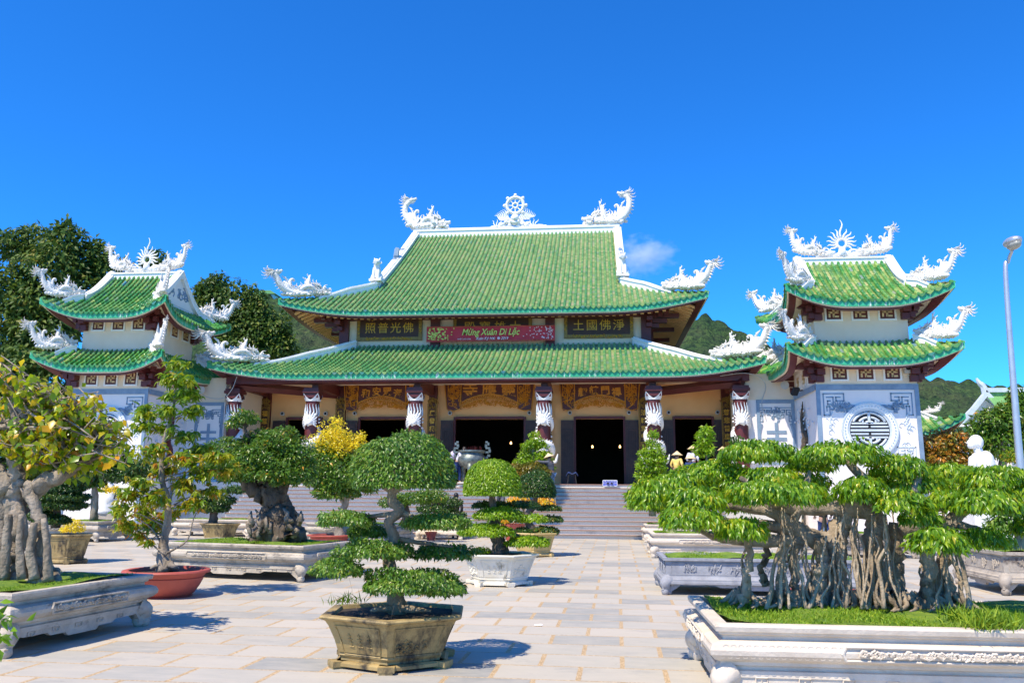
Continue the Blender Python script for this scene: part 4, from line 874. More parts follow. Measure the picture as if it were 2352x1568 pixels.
    for k_ in range(26): a=rng.uniform(0,6.3); x=xm+rng.normal(0,.14); z=5.15+rng.normal(0,.12); b.tube([(x+.07*math.cos(a+q),yy-.02,z+.07*math.sin(a+q)) for q in np.linspace(0,4,5)],.025,4)
    hb_(b,'emblem_panel','blue' ,T)
    return T
TR=tower(10.45,1,'right hand two storey white tower with green curved roofs and round lattice window')
TL=tower(-21.0,-1,'left hand two storey white tower with green curved roofs, half hidden behind yellow leaved tree')
TL.scale=(.9,1,1); TL.location.x+=.12; EXTRA_L=0
def horn(x,y,z,dx,dy,label):
    t=thing('horn_loudspeaker',(x,y,z),label,'loudspeaker'); b=MB(); d=Vector((dx,dy,-.1)).normalized(); p=Vector((0,0,0))
    b.tube([p-d*.22,p-d*.1,p,p+d*.12,p+d*.14],[.05,.05,.07,.17,.18],14); b.build('horn','greyp',t); b=MB(); b.tube([p-d*.1,p-d*.05+Vector((0,0,.25))],.02,5); b.build('bracket','metal',t)
horn(8.05,36.7,6.35,-.1,-1,'grey horn loudspeaker on the white wall beside the right tower')
horn(-18.4,36.7,6.3,.15,-1,'grey horn loudspeaker on the white wall beside the left tower')
def cable(pts,label,r=.015):
    b=MB(); b.tube(spline(pts,6),r,5); tag(b.build('cable','greyp'),label,'cable')
cable([(5.3,36.5,6.75),(6.3,36.4,6.85),(7.0,36.6,6.7),(7.3,36.9,6.3),(7.1,36.95,5.6),(7.25,36.95,4.9)],'loose grey cable running down the wall beside the right tower')
cable([(-18.9,36.9,6.6),(-18.2,36.7,6.0),(-17.3,36.6,5.9),(-16.8,36.4,6.3),(-16.6,36.4,6.9)],'loose cable sagging from the wall to the leftmost dragon column')
b=MB(); p=at((2740+2125/1.96)*.6125*0+ (2740+475/1.96)*.6125,(750+1405/1.96)*.6125,35.); fl=thing('floodlight',p,'small black floodlight tilted on the side wall of the right tower','floodlight'); b.box((0,0,0),(.28,.12,.34),rx=.6,rz=.5); b.build('housing','cblack',fl); b=MB(); b.tube([(.05,0,0),(.3,.0,.05)],.03,5); b.build('bracket','cblack',fl)
# ================================================================ PLANTERS AND POTS
EYEV=Vector((0,0,EYE)); FW=Vector(_fw.tolist())
def kpx(c): return (Vector(c)-EYEV).dot(FW)/FPX
def loft(mb,L,D,prof,a=.5):
    v=[];n=len(prof)
    for o,z in prof:
        x,y=L/2+o,D/2+o; v+=[(-x,-y,z),(x,-y,z),(x,y,z),(-x,y,z)]
    f=[]
    for i in range(n-1):
        for j in range(4): j2=(j+1)%4; f.append((i*4+j,i*4+j2,(i+1)*4+j2,(i+1)*4+j))
    f.append((3,2,1,0)); f.append(tuple((n-1)*4+j for j in range(4))); mb.add(v,f,a)
def turf(parent,L,D,z,n,mat='grass',hgt=.05,tuft=0):
    b=MB(); ph=rng.uniform(0,6,4)
    b.grid(lambda a,t:((a-.5)*L,(t-.5)*D,z+.025*math.sin(a*9+ph[0])*math.sin(t*7+ph[1])+.02*math.sin(a*23+ph[2])),24,12); b.build('soil_bed','grassb',parent,smooth=True,recalc=False)
    P=np.stack([rng.uniform(-.5,.5,n)*L,rng.uniform(-.5,.5,n)*D,np.full(n,z)],1); P[:,2]+=.02*np.sin(P[:,0]*5)+.0
    Dn=rng.normal(0,.55,(n,3)); Dn[:,2]=1; N=rng.normal(0,1,(n,3)); l=hgt*rng.uniform(.35,1.1,n)*.8; 
    o=leaf_mesh('grass',P,Dn,N,l,l*.28,rng.beta(2,2,n),mat,parent,curl=.4); o['kind']='stuff'; return o
def planter(loc,rz,L,D,H,mat,label,style=0,grass=6000,gh=.05,group='carved stone planters in the courtyard',legs=1):
    T=thing('stone_planter',loc,label,'planter',group,rz); b=MB()
    if style==0: pr=[(-.02,.34),(.0,.34),(.0,.42),(-.03,.43),(-.03,.47),(.0,.49),(.0,.53),(.05,.57),(.085,.63),(.09,.69),(.07,.76),(.02,.79),(-.03,.80),(-.03,.85),(.0,.87),(.0,.90),(.03,.91),(.04,.97),(.03,1.),(-.07,1.),(-.09,.9),(-.09,.86)]
    else: pr=[(-.02,.30),(.05,.30),(.05,.36),(.03,.37),(.03,.42),(-.0,.44),(-.02,.50),(-.03,.9),(-.0,.92),(.02,.93),(.02,1.),(-.06,1.),(-.08,.9),(-.08,.86)]
    loft(b,L,D,[(o,z*H) for o,z in pr]); b.build('trough',mat,T)
    # aprons
    for side,W in(('f',L),('b',L),('r',D),('l',D)):
        h0=.36*H; n=40; bot=[]
        for i in range(n+1):
            t=-1+2*i/n; e=1-abs(t); d=.30*H
            z=h0-.10*H-.12*H*(1 if abs(t)<.22 else (.45 if abs(t)<.5 else 0))
            if e<.16: z=h0-.3*H*(1-e/.16)**.7-.04*H
            bot.append((t*W/2*.985,max(z,.04*H)))
        poly=[(W/2*.985,h0),(-W/2*.985,h0)]+bot; a=MB(); y=-(D if side in'fb' else L)/2+.012
        a.prism(poly,y,y+.05)
        for k_ in range(int(W/.34)):
            x=-W/2+.3+k_*.34+.02
            if x>W/2-.25: break
            s_=.045; a.tube([(x-s_,y-.008,.27*H),(x-s_,y-.008,.34*H),(x+s_,y-.008,.34*H),(x+s_,y-.008,.27*H),(x,y-.008,.27*H),(x,y-.008,.305*H)],.009,4)
        m_=np.array(Matrix.Rotation({'f':0,'b':math.pi,'r':math.pi/2,'l':-math.pi/2}[side],3,'Z')); a.v=[q@m_.T for q in a.v]; a.build('apron',mat,T)
    if legs:
        for sx in(-1,1):
            for sy in(-1,1):
                a=MB(); c=lambda r,z:(sx*(L/2-.06+r),sy*(D/2-.06+r),z*H)
                a.tube(spline([c(-.01,.38),c(.05,.30),c(.03,.18),c(-.01,.10),c(.03,.05)],4),interp([.12,.10,.065,.06,.07],17),10); a.ball(c(.055,.09),(.066,.066,.07),10,m=7)
                for k_ in range(4): a.tube([c(.06+.05*k_*0,.32-.04*k_),c(.10,.28-.05*k_)],[.05,.02],5)
                a.tube([np.array(c(.06,.085))+np.array([.05*math.cos(q)*(1-q/9),-.09*1*sy*-1*0,.05*math.sin(q)*(1-q/9)]) for q in np.linspace(0,7,10)],.012,4)
                a.build('leg',mat,T,smooth=60)
    # carved relief panels
    for side,W,O in(('f',L,D),('r',D,L),('l',D,L)):
        r=MB(); y=-O/2
        if style==0:
            w=W*.27; zc=.68*H; y-=.082
            for k_ in(-1,1): r.tube([(k_*w,y+.0,zc-.09*H),(k_*w+k_*.03,y-.01,zc),(k_*w,y,zc+.09*H)],.014,5)
            r.tube([(-w,y-.01,zc+.085*H),(w,y-.01,zc+.085*H)],.012,5); r.tube([(-w,y,zc-.085*H),(w,y,zc-.085*H)],.012,5); n=int(W*34)
            for k_ in range(n): t=rng.uniform(-1,1)*.9; a=rng.uniform(0,6.3); q=.035*rng.uniform(.5,1.1); r.tube([(t*w+q*math.cos(a+p)*(1-p/6),y-.022,zc+q*math.sin(a+p)*(1-p/6)) for p in np.linspace(0,4.2,5)],.010,4)
            for k_ in (-1,1):
                for j in range(int((W/2-w)/.06)):
                    for zz in(-.03,.03): x=k_*(w+.06+j*.06); ang=np.linspace(0,2*math.pi,7); r.tube([(x+.022*math.cos(p)+(.03 if zz>0 else 0),y+.004,zc+zz*1.1+.022*math.sin(p)) for p in ang],.0018,3,cap=False)
        else:
            z0,z1=.55*H,.86*H; y+=.025; w=W/2-.12; r.tube([(-w,y,z0),(-w,y,z1),(w,y,z1),(w,y,z0),(-w,y,z0)],.009,4)
            for c_ in np.linspace(-w*.8,w*.8,max(2,int(W/.45))):
                for k_ in range(9): a=rng.uniform(0,6.3); q=.045*rng.uniform(.5,1.1); x=c_+rng.normal(0,.06); r.tube([(x+q*math.cos(a+p)*(1-p/6),y-.008,(z0+z1)/2+rng.normal(0,.035)+q*math.sin(a+p)*(1-p/6)) for p in np.linspace(0,4.2,5)],.011,4)
        m_=np.array(Matrix.Rotation({'f':0,'r':math.pi/2,'l':-math.pi/2}[side],3,'Z')); r.v=[q@m_.T for q in r.v]; r.build('carved_relief',mat,T)
    if grass: turf(T,L-.2,D-.2,H*.985,grass,hgt=gh)
    else:
        b=MB(); b.box((0,0,H*.9),(L-.19,D-.19,.05)); b.build('soil_bed','soil',T)
    return T
def hexpot(loc,rz,R,H,mat,label,sx=1.,sy=1.,group='hexagonal bonsai pots',soil='soil'):
    T=thing('hexagonal_pot',loc,label,'pot',group,rz); b=MB(); hb=.14*H
    pr=[(.70,hb),(.70,hb+.02),(.73,hb+.05),(.71,hb+.075),(.74,.3*H),(.80,.55*H),(.88,.80*H),(.93,.90*H),(1.0,.94*H),(1.01,.97*H),(.99,1.*H),(.86,1.*H),(.84,.88*H)]
    b.lathe([(r*R,z) for r,z in pr],n=6,sx=sx,sy=sy); b.build('bowl',mat,T)
    a=MB(); a.lathe([(.80*R,.05*H),(.80*R,hb-.015),(.76*R,hb)],n=6,sx=sx,sy=sy)
    for k_ in range(6):
        t=k_*math.pi/3; x,y=.75*R*math.cos(t)*sx,.75*R*math.sin(t)*sy; a.box((x,y,.04*H),(.16*R,.16*R,.08*H),rz=t)
        a.box((x*.98,y*.98,.09*H),(.2*R,.2*R,.1*H),rz=t)
    a.build('foot_ring',mat,T)
    r=MB()
    def fp(k,u,z):  # point on side k, u in -1..1 across, z height
        rr=np.interp(z,[p[1] for p in pr[:9]],[p[0] for p in pr[:9]])*R+.004; A=np.array([rr*math.cos(k*math.pi/3)*sx,rr*math.sin(k*math.pi/3)*sy]); B=np.array([rr*math.cos((k+1)*math.pi/3)*sx,rr*math.sin((k+1)*math.pi/3)*sy]); q=A+(B-A)*(u+1)/2; return (q[0],q[1],z)
    for k in range(6):
        z0,z1=.27*H,.82*H; c=[(-.74,z0),(-.74,z1),(.74,z1),(.74,z0),(-.74,z0)]; pts=[]
        for (u0,za),(u1,zb) in zip(c[:-1],c[1:]): pts+=[fp(k,u0+(u1-u0)*t,za+(zb-za)*t) for t in np.linspace(0,1,6)[:-1]]
        pts.append(pts[0]); r.tube(pts,.006+.004*R,4)
        if k%2: 
            for j in range(30): u=rng.uniform(-.6,.3)+.2*rng.normal(); z=z0+(z1-z0)*rng.uniform(.1,.75)*(1-.4*abs(u)); u=max(-.65,min(.65,u)); r.tube([fp(k,u-.06,z),fp(k,u,z+.015),fp(k,u+.09,z-.005)],[.006,.012*(R/.7),.004],4)
        else:
            for u in(-.35,0,.35):
                zc=(z0+z1)/2; 
                for dz,w in((.05,.09),(.015,.12),(-.02,.1),(-.055,.13)): r.tube([fp(k,u-w*.7,zc+dz),fp(k,u+w*.7,zc+dz)],.005,4)
                r.tube([fp(k,u,zc+.07),fp(k,u,zc-.06)],.005,4)
    r.build('carved_panels',mat,T); s_=MB(); s_.lathe([(.86*R,.93*H),(.5*R,.97*H),(.01,.99*H)],n=6,sx=sx,sy=sy,cap=False); s_.build('soil',soil,T); return T
def roundpot(loc,R,H,label,mat='terra',group='round red clay pots'):
    T=thing('round_pot',loc,label,'pot',group); b=MB()
    b.lathe([(.62*R,0),(.64*R,.03*H),(.60*R,.06*H),(.66*R,.12*H),(.78*R,.4*H),(.86*R,.66*H),(.87*R,.70*H),(.85*R,.72*H),(.90*R,.80*H),(.92*R,.86*H),(1.0*R,.88*H),(1.02*R,.93*H),(1.0*R,.98*H),(.95*R,1.*H),(.86*R,.98*H),(.84*R,.8*H)],n=36); b.build('bowl',mat,T,smooth=40)
    s_=MB(); s_.lathe([(.86*R,.84*H),(.4*R,.9*H),(.01,.9*H)],n=20,cap=False); s_.build('soil','soil',T); return T
def blades(parent,c,r,n,h,mat='grass'):
    P=np.asarray(c)+np.stack([rng.normal(0,r,n),rng.normal(0,r,n),np.zeros(n)],1); D=rng.normal(0,.5,(n,3)); D[:,2]=1; l=h*rng.uniform(.4,1.2,n); o=leaf_mesh('grass_tuft',P,D,rng.normal(0,1,(n,3)),l,l*.09,rng.random(n),mat,parent,curl=.5); o['kind']='stuff'; return o
# the planters
pA=planter((-7.42,9.38,0),R_(-7),3.3,2.15,.62,'stone','grey weathered planter with mossy green bed under the yellow leaved bodhi tree',grass=9000,gh=.04)
pB=planter((-6.93,16.62,0),R_(-13),3.3,1.75,.66,'stone','weathered planter with dark carvings and low grass under the hollow trunked tree',grass=6000,gh=.05)
pG=planter((2.72,15.35,0),R_(.5),3.3,1.5,.60,'stoneg','blue grey planter with flat carved sides behind the red clay pot',style=1,grass=7000,gh=.04)
pF=planter((3.05,8.15,0),R_(.5),4.2,1.9,.62,'stonew','large cream white planter in front holding the spreading fig tree',grass=15000,gh=.055)
pK2=planter((2.9,23.6,0),R_(0),3.0,1.6,.64,'stonew','cream planter with bright turf between the blue grey planter and the steps',grass=3000)
pK1=planter((3.0,30.6,0),R_(0),2.8,1.4,.62,'stonew','pale planter at the foot of the steps under the tall conical shrub',grass=1500)
pM=planter((8.3,16.35,0),R_(0),2.9,1.9,.72,'stoneb','brown weathered planter with curved legs at the right edge',style=1,grass=1500)
pM2=planter((6.9,24.6,0),R_(0),3.2,1.3,.64,'stoneb','low brown planter half hidden behind the fig tree roots',grass=2500)
pL=planter((-17.7,27.0,0),R_(-8),3.2,1.6,.66,'stone','pale scrolled planter behind the ochre pot at far left',grass=2500)
bp=at(487,1205,30.5); pBk=planter((-14.4,30.9,0),R_(-4),3.0,1.2,.62,'stonew','whitish planter in front of the steps, left of the hollow trunked tree',grass=2000)
pC=planter((-8.2,28.4,0),R_(-16),3.3,1.5,.62,'stone','weathered planter with a bonsai behind the yellow flowering tree, near the foot of the steps',grass=2500)
pCr=planter((-5.75,30.6,0),R_(0),1.6,.9,.62,'stonew','small cream trough on rounded feet in front of the person in black',style=1,grass=800)
# pots
hexpot((-2.06,8.5,0),R_(-22),.78,.49,'potolive','big ochre hexagonal pot with black weathering in the centre foreground')
hexpot((-1.86,15.75,0),R_(-3),.74,.56,'potwhite','chalky white hexagonal pot in the middle of the courtyard')
hexpot((-1.78,22.9,0),R_(-25),.70,.62,'potyel','clean yellow hexagonal pot behind the chalky white one')
roundpot((-6.93,13.1,0),.66,.42,'wide red clay pot with a leafy sapling between two carved planters')
roundpot((3.05,11.6,0),.72,.40,'wide red clay pot behind the fig tree roots')
hexpot((-12.25,18.5,0),R_(0),.60,.66,'potolive','dark stained ochre pot with layered bonsai at far left',1.0,.8)
hexpot((-12.7,27.3,0),R_(0),.72,.60,'potolive','ochre trough shaped pot with a small bonsai behind the grassy planter',1.0,.7)
p=gr(570,1208); roundpot((p.x,p.y,0),.36,.42,'small red clay pot with a low shrub left of the hollow trunk')
p=gr(785,1244); roundpot((-8.6,26.4,0),.7,.32,'low wide red clay pot under the yellow flowering tree')
# ================================================================ TREES
def pad(x,y,hw,hh,Y,vs=0.,ry=None,low=.3):
    if hh<40: hh=hh*1.3
    c=at(x,y+hh*low,Y); k=kpx(c); return ((c.x,c.y,c.z),(hw*k,(ry if ry else hw*k*.85),hh*k*1.05),vs)
def tree(name,base,label,cat='tree',group=None): return thing(name,base,label,cat,group)
def wp(o,T): return world_parent(o,T)
def PX(l,Y): return [tuple(at(x,y,Y+ (q[0] if q else 0))) for x,y,*q in l]
def bark_tube(T,name,paths,mat,jit=.14,n=9,sub=6,smooth=True,wob=0):
    b=MB()
    for pts,rad in paths:
        p=spline(pts,sub)
        if wob: p[1:-1]+=rng.normal(0,wob,p[1:-1].shape)
        b.tube(p,interp(rad,len(p)),n,jit=jit)
    return wp(b.build(name,mat,None,smooth=smooth),T)
# --- layered fig bonsai in the ochre hexagonal pot
Y=8.35; T=tree('bonsai_tree',at(912,1395,Y),'dark green cloud pruned bonsai with big dome top in the ochre hexagonal pot')
bark_tube(T,'trunk',[(PX([(914,1412),(905,1345),(893,1285),(905,1235),(893,1198),(918,1172),(900,1150),(903,1118)],Y),[.10,.075,.06,.055,.05,.055,.05,.04]),
 (PX([(897,1285),(850,1268),(800,1285,-.1)],Y),[.035,.025,.012]),(PX([(905,1235),(960,1245,.1),(1040,1255,.1)],Y),[.03,.022,.012]),(PX([(905,1180),(850,1185),(800,1190)],Y),[.03,.02,.01]),(PX([(915,1172),(960,1190),(1020,1195)],Y),[.03,.02,.01]),
 (PX([(902,1130),(860,1105),(830,1095)],Y),[.03,.02,.01]),(PX([(902,1130),(950,1108),(1000,1098)],Y),[.03,.02,.01]),(PX([(902,1125),(905,1090),(920,1060)],Y),[.03,.025,.01]),(PX([(912,1395),(870,1398,-.15),(850,1402,-.2)],Y),[.05,.03,.01]),(PX([(912,1395),(960,1400,-.1),(990,1402,-.1)],Y),[.05,.03,.01]),(PX([(905,1345),(940,1345,-.2)],Y),[.03,.015])],'barkm')
crd=[pad(925,1020,118,110,Y,0,.50,.78)]
wp(crown('crown',crd,'dome',None,.050,.46,.72,droop=.8,shell=.26,lump=.1,zlo=-.25,flatb=.35,spread=.5),T)
pl=[pad(798,1186,68,17,Y,.06),pad(845,1215,48,13,Y+.2,-.1),pad(1005,1192,76,17,Y,.06),pad(862,1256,86,20,Y-.05,.06),pad(775,1298,60,20,Y-.25,.08),pad(1020,1262,72,15,Y+.25,-.15),pad(945,1328,118,26,Y-.15,.04,.40),pad(1010,1340,60,20,Y+.1,-.05)]
wp(crown('foliage_pads',pl,'dome',None,.046,.46,.7,droop=.9,shell=.45,lump=.28,zlo=-.6,flatb=.8,spread=.6),T)
b=MB()
for x0,y0,x1,y1 in((800,1318,820,1400),(880,1500,905,1390),(1010,1290,1040,1400)): b.tube([at(x0,y0,Y-.3),at(x1,y1,Y-.5)],.0012,3)
wp(b.build('training_wires','barkm',None),T)
blades(None,(-2.45,8.15,.58),.09,60,.12); 
# --- lime bonsai in the white pot
Y=15.75; T=tree('bonsai_tree',at(1147,1276,Y),'bright lime green tiered bonsai with rounded top in the chalky white pot')
bark_tube(T,'trunk',[(PX([(1150,1284),(1146,1245),(1132,1215),(1142,1185),(1132,1160),(1130,1110)],Y),[.20,.13,.10,.085,.075,.05]),(PX([(1140,1215),(1180,1225),(1213,1240)],Y),[.05,.03,.015]),(PX([(1145,1270),(1120,1280,-.1),(1100,1283,-.15)],Y),[.09,.05,.02]),(PX([(1150,1270),(1178,1282,-.1)],Y),[.09,.03])],'barkd')
wp(crown('crown',[pad(1130,1068,64,72,Y,0,.5,.82)],'lime',None,.062,.45,1.15,droop=.9,shell=.12,lump=.05,zlo=-.25,flatb=.35,spread=.35),T)
wp(crown('foliage_pads',[pad(1148,1176,56,15,Y,.05),pad(1118,1215,64,14,Y-.1,.08),pad(1213,1240,50,12,Y,.05),pad(1223,1188,30,9,Y,.1),pad(1103,1264,22,10,Y,-.1)],'lime',None,.07,.45,.8,droop=.8,shell=.4,lump=.22,zlo=-.45,flatb=.6),T)
wp(crown('shaded_pads',[pad(1130,1158,45,8,Y+.3),pad(1200,1158,36,8,Y+.4)],'dark',None,.06,.45,1.0),T)  # pads under the dome; their shade is put in as darker leaf colour
# --- dark bonsai in the yellow pot
Y=22.9; T=tree('bonsai_tree',at(1228,1236,Y),'small dark green tiered bonsai with round head in the yellow pot')
bark_tube(T,'trunk',[(PX([(1230,1240),(1218,1210),(1212,1180),(1228,1160),(1230,1130)],Y),[.16,.12,.09,.08,.06]),(PX([(1215,1195),(1262,1190)],Y),[.05,.02]),(PX([(1222,1215),(1255,1216)],Y),[.05,.02])],'barkd')
wp(crown('crown',[pad(1231,1095,42,50,Y,0,.45,.75)],'dark',None,.075,.5,1.1,droop=.7,shell=.12,lump=.06,zlo=-.3,flatb=.4),T)
wp(crown('foliage_pads',[pad(1262,1165,27,6,Y,.1),pad(1264,1190,28,7,Y,.1),pad(1252,1216,31,9,Y,.12),pad(1195,1190,25,8,Y),pad(1205,1218,26,8,Y)],'dark',None,.075,.5,1.,vmul=1.1,zlo=-.5),T)
# --- spreading fig tree on the right
Y=8.45; T=tree('fig_tree',at(1930,1405,Y),'spreading fig tree with hanging roots and drooping bright leaves in the large front planter')
padsF=[pad(1850,1100,50,18,Y+.3),pad(2040,1095,50,18,Y+.4),pad(2220,1110,50,18,Y+.3),pad(1700,1100,50,18,Y+.4),pad(2180,1075,50,16,Y+.6),pad(1740,1030,80,24,Y+.3),pad(1930,1034,92,25,Y),pad(2063,1064,60,26,Y+.1),pad(1500,1128,55,33,Y-.1),pad(1600,1137,62,25,Y-.4),pad(1785,1122,108,30,Y-.5),pad(1588,1182,70,26,Y-.6),pad(1707,1207,55,26,Y-.5),pad(1650,1073,62,22,Y+.5),pad(1770,1084,62,18,Y+.1),pad(1978,1117,56,30,Y-.3),pad(2105,1105,62,22,Y+.2),pad(2070,1144,58,25,Y-.5),pad(2290,1088,78,28,Y-.1),pad(2180,1142,46,24,Y-.2),pad(2265,1144,70,30,Y-.5),pad(2112,1180,42,18,Y-.4),pad(2155,1234,58,30,Y-.7),pad(2256,1228,62,22,Y-.3),pad(2350,1140,50,34,Y-.2),pad(2370,1200,40,24,Y-.1),pad(1560,1100,50,18,Y+.4),pad(1860,1062,50,14,Y+.5),pad(1690,1150,40,18,Y+.1)]
padsF=[(p[0],(p[1][0]*1.03,p[1][1]*1.0,p[1][2]*.95),p[2]) for p in padsF]
wp(crown('crown',padsF,'ficus',None,.074,.36,.85,droop=1.25,shell=.45,lump=.2,zlo=-.55,flatb=.7,spread=.5,curl=.3),T)
br=[(PX([(1930,1250),(1880,1240),(1830,1215),(1790,1180),(1740,1130),(1700,1095)],Y),[.11,.09,.08,.07,.05,.02]),(PX([(1840,1215),(1740,1205),(1640,1195,-.3),(1580,1190,-.5)],Y),[.07,.05,.035,.02]),
 (PX([(2000,1170),(1900,1165),(1820,1165),(1760,1150,-.2)],Y),[.11,.08,.07,.03]),(PX([(1990,1160),(2060,1140),(2150,1165),(2240,1130)],Y),[.10,.08,.05,.02]),(PX([(2150,1240),(2200,1180),(2260,1150,-.2),(2310,1110)],Y),[.08,.06,.05,.02]),(PX([(2070,1215),(2150,1200),(2220,1210),(2280,1225)],Y),[.09,.06,.04,.02]),
 (PX([(1800,1180),(1720,1165),(1640,1160,-.2)],Y),[.07,.05,.02]),(PX([(1990,1160),(1990,1110),(1950,1065),(1925,1040)],Y),[.08,.05,.03,.015]),(PX([(1700,1240),(1650,1235),(1600,1215,-.3)],Y),[.05,.04,.02]),(PX([(1840,1240),(1700,1240,-.1),(1650,1225,-.2)],Y),[.07,.05,.03]),
 (PX([(2100,1130),(2110,1100),(2120,1085)],Y),[.05,.03,.01]),(PX([(2260,1160),(2290,1120),(2300,1095)],Y),[.05,.03,.01]),(PX([(1820,1190),(1850,1120),(1860,1080)],Y),[.06,.04,.015])]
bark_tube(T,'branches',br,'bark',.16)
tr=[(PX([(1808,1170),(1815,1230),(1795,1290),(1800,1340),(1790,1392)],Y),[.06,.06,.05,.045,.08]),(PX([(1830,1220),(1825,1290),(1830,1350),(1836,1395)],Y),[.06,.055,.05,.08]),(PX([(1715,1200),(1722,1270),(1715,1330),(1710,1385)],Y-.2),[.05,.045,.05,.06]),(PX([(1752,1215),(1762,1270),(1745,1310),(1760,1345)],Y+.3),[.04,.04,.04,.05]),
 (PX([(1940,1170),(1925,1220),(1920,1290),(1925,1350),(1920,1398)],Y),[.10,.12,.12,.14,.24]),(PX([(2000,1165),(2010,1230),(2005,1300),(2015,1360),(2030,1398)],Y+.1),[.10,.12,.11,.13,.2]),(PX([(1885,1240),(1890,1290),(1880,1340),(1885,1392)],Y-.1),[.07,.08,.08,.12]),
 (PX([(2060,1200),(2055,1270),(2060,1340),(2075,1392)],Y+.2),[.09,.10,.10,.12]),(PX([(2130,1230),(2135,1300),(2130,1350),(2125,1400)],Y-.1),[.07,.08,.08,.11]),(PX([(2185,1235),(2170,1300),(2180,1360),(2178,1400)],Y),[.06,.06,.06,.09]),(PX([(2165,1230),(2160,1300),(2155,1400)],Y+.05),[.05,.05,.07])]
tr=[(p_,[q*.8 for q in r_]) for p_,r_ in tr]
bark_tube(T,'trunk',tr,'barkr',.22,wob=.012,n=11)
ro=[]; rs=np.random.default_rng(11)
for i in range(62):
    cx=rs.choice([1800,1835,1715,1890,1925,1925,1960,1960,2005,2005,2040,2130,2155,2180])+rs.normal(0,8); y0=rs.choice([1165,1180,1200,1230]); dy=rs.uniform(-.25,.2); cc_=min([1715,1815,1930,2015,2150],key=lambda q:abs(q-cx)); x1=cx+(cx-cc_)*.9+rs.normal(0,12); pts=[]
    for t in np.linspace(0,1,7): pts.append((cx+(x1-cx)*t**2+rs.normal(0,5),y0+(1398-y0)*t,dy-.18*t))
    w=rs.uniform(.006,.018); ro.append((PX(pts,Y),[w*.8,w,w*1.2,w*1.5]))
bark_tube(T,'aerial_roots',ro,'barkr',.1,n=5,sub=3)
ro=[]
for bx in(1710,1795,1836,1885,1920,1960,2020,2075,2125,2178):
    for i in range(7):
        a=rs.uniform(0,2*math.pi); L=rs.uniform(18,62); p0=at(bx,1385,Y-.05); q=[]
        for t in np.linspace(0,1,6): r_=.06+t*L*.0045; q.append((p0.x+math.cos(a+.3*math.sin(t*4))*r_,p0.y+math.sin(a)*r_*1.1,.66+(.10*(1-t)**2)-.03*t))
        ro.append((q,[.035,.028,.02,.008]))
bark_tube(T,'surface_roots',ro,'barkr',.15,n=6,sub=3)
P=gr(1650,1400,.62)
for (x,y) in((2210,1425),(2300,1440),(2250,1440)):
    p=gr(x,y,.62); blades(None,(p.x,p.y-.02,.60),.08,140,.16)
n=260; P=np.stack([rng.normal(4.22,.12,n),np.full(n,7.2)-rng.uniform(0,.05,n),.60-rng.uniform(0,1,n)**1.3*.28*np.exp(-((rng.random(n))))],1); D=rng.normal(0,.5,(n,3)); D[:,2]-=.7; o=leaf_mesh('trailing_weed',P,D,rng.normal(0,1,(n,3)),.04,.012,rng.random(n),'grass',None); tag(o,'tuft of green weed trailing over the front edge of the cream planter','weed',kind='stuff')
# --- bodhi tree
Y=9.4; T=tree('bodhi_tree',at(45,1330,Y),'yellowing bodhi tree with thick twisted grey trunk in the grey weathered planter')
bark_tube(T,'trunk',[(PX([(35,1345),(30,1280),(45,1220),(30,1160),(40,1110)],Y),[.22,.13,.10,.095,.09]),(PX([(95,1345),(85,1280),(100,1220),(80,1160),(60,1110)],Y-.1),[.14,.085,.065,.06,.06]),(PX([(-20,1345),(-5,1280),(5,1200),(20,1130)],Y+.1),[.25,.2,.16,.14]),
 (PX([(60,1140),(100,1105),(140,1090),(165,1050),(185,1010)],Y),[.12,.10,.08,.06,.04]),(PX([(150,1085),(200,1060),(235,1020)],Y),[.07,.05,.025]),(PX([(40,1120),(35,1060),(45,1000),(30,930),(35,880)],Y),[.10,.08,.06,.045,.02]),(PX([(20,1130),(-20,1060),(-40,980)],Y),[.12,.1,.05])],'bark',.2,wob=.012,n=12)
bark_tube(T,'roots',[(PX([(60,1300),(70,1330),(60,1352,-.2)],Y),[.12,.1,.05]),(PX([(100,1310),(125,1318),(128,1345,-.1)],Y),[.08,.07,.05]),(PX([(20,1300),(0,1330),(-20,1350,-.3)],Y),[.14,.12,.06]),(PX([(80,1200),(70,1260),(78,1330)],Y-.25),[.04,.05,.06]),(PX([(50,1180),(45,1250),(50,1330)],Y-.28),[.03,.04,.06]),(PX([(100,1190),(108,1260),(110,1335)],Y-.2),[.03,.04,.06]),(PX([(20,1180),(15,1250),(10,1330)],Y-.25),[.04,.05,.06])],'bark',.2)
tw=[];LP=[];LD=[]
rs=np.random.default_rng(5); starts=[(185,1010),(235,1020),(165,1050),(200,1060),(35,880),(30,930),(45,1000),(140,1085),(-30,980),(60,960),(100,1010)]
for i in range(150):
    sx_,sy_=starts[rs.integers(len(starts))]; 
    ex=rs.uniform(-30,305); top=np.interp(ex,[-30,0,60,130,170,230,300],[800,815,850,862,885,900,990]); bot=np.interp(ex,[-30,60,150,250,300],[1020,1060,1080,1090,1060]); ey=rs.uniform(top,bot); dY=rs.uniform(-.5,.6)
    mx,my=(sx_+ex)/2+rs.normal(0,15),(sy_+ey)/2+rs.normal(0,12); pts=PX([(sx_,sy_,0),(mx,my,dY*.5),(ex,ey,dY)],Y); tw.append((pts,[.022,.014,.006])); p=spline(pts,6)
    for q in p[5:]:
        if rs.random()<.8:
            d=rs.normal(0,.6,3); e=q+d*.09; tw.append(([q,(q+e)/2+rs.normal(0,.01,3),e],[.007,.005,.003])); LP.append(e); LD.append(d)
            if rs.random()<.6: LP.append(q); LD.append(rs.normal(0,.6,3))
bark_tube(T,'twigs',tw,'bark',.1,n=5,sub=3)
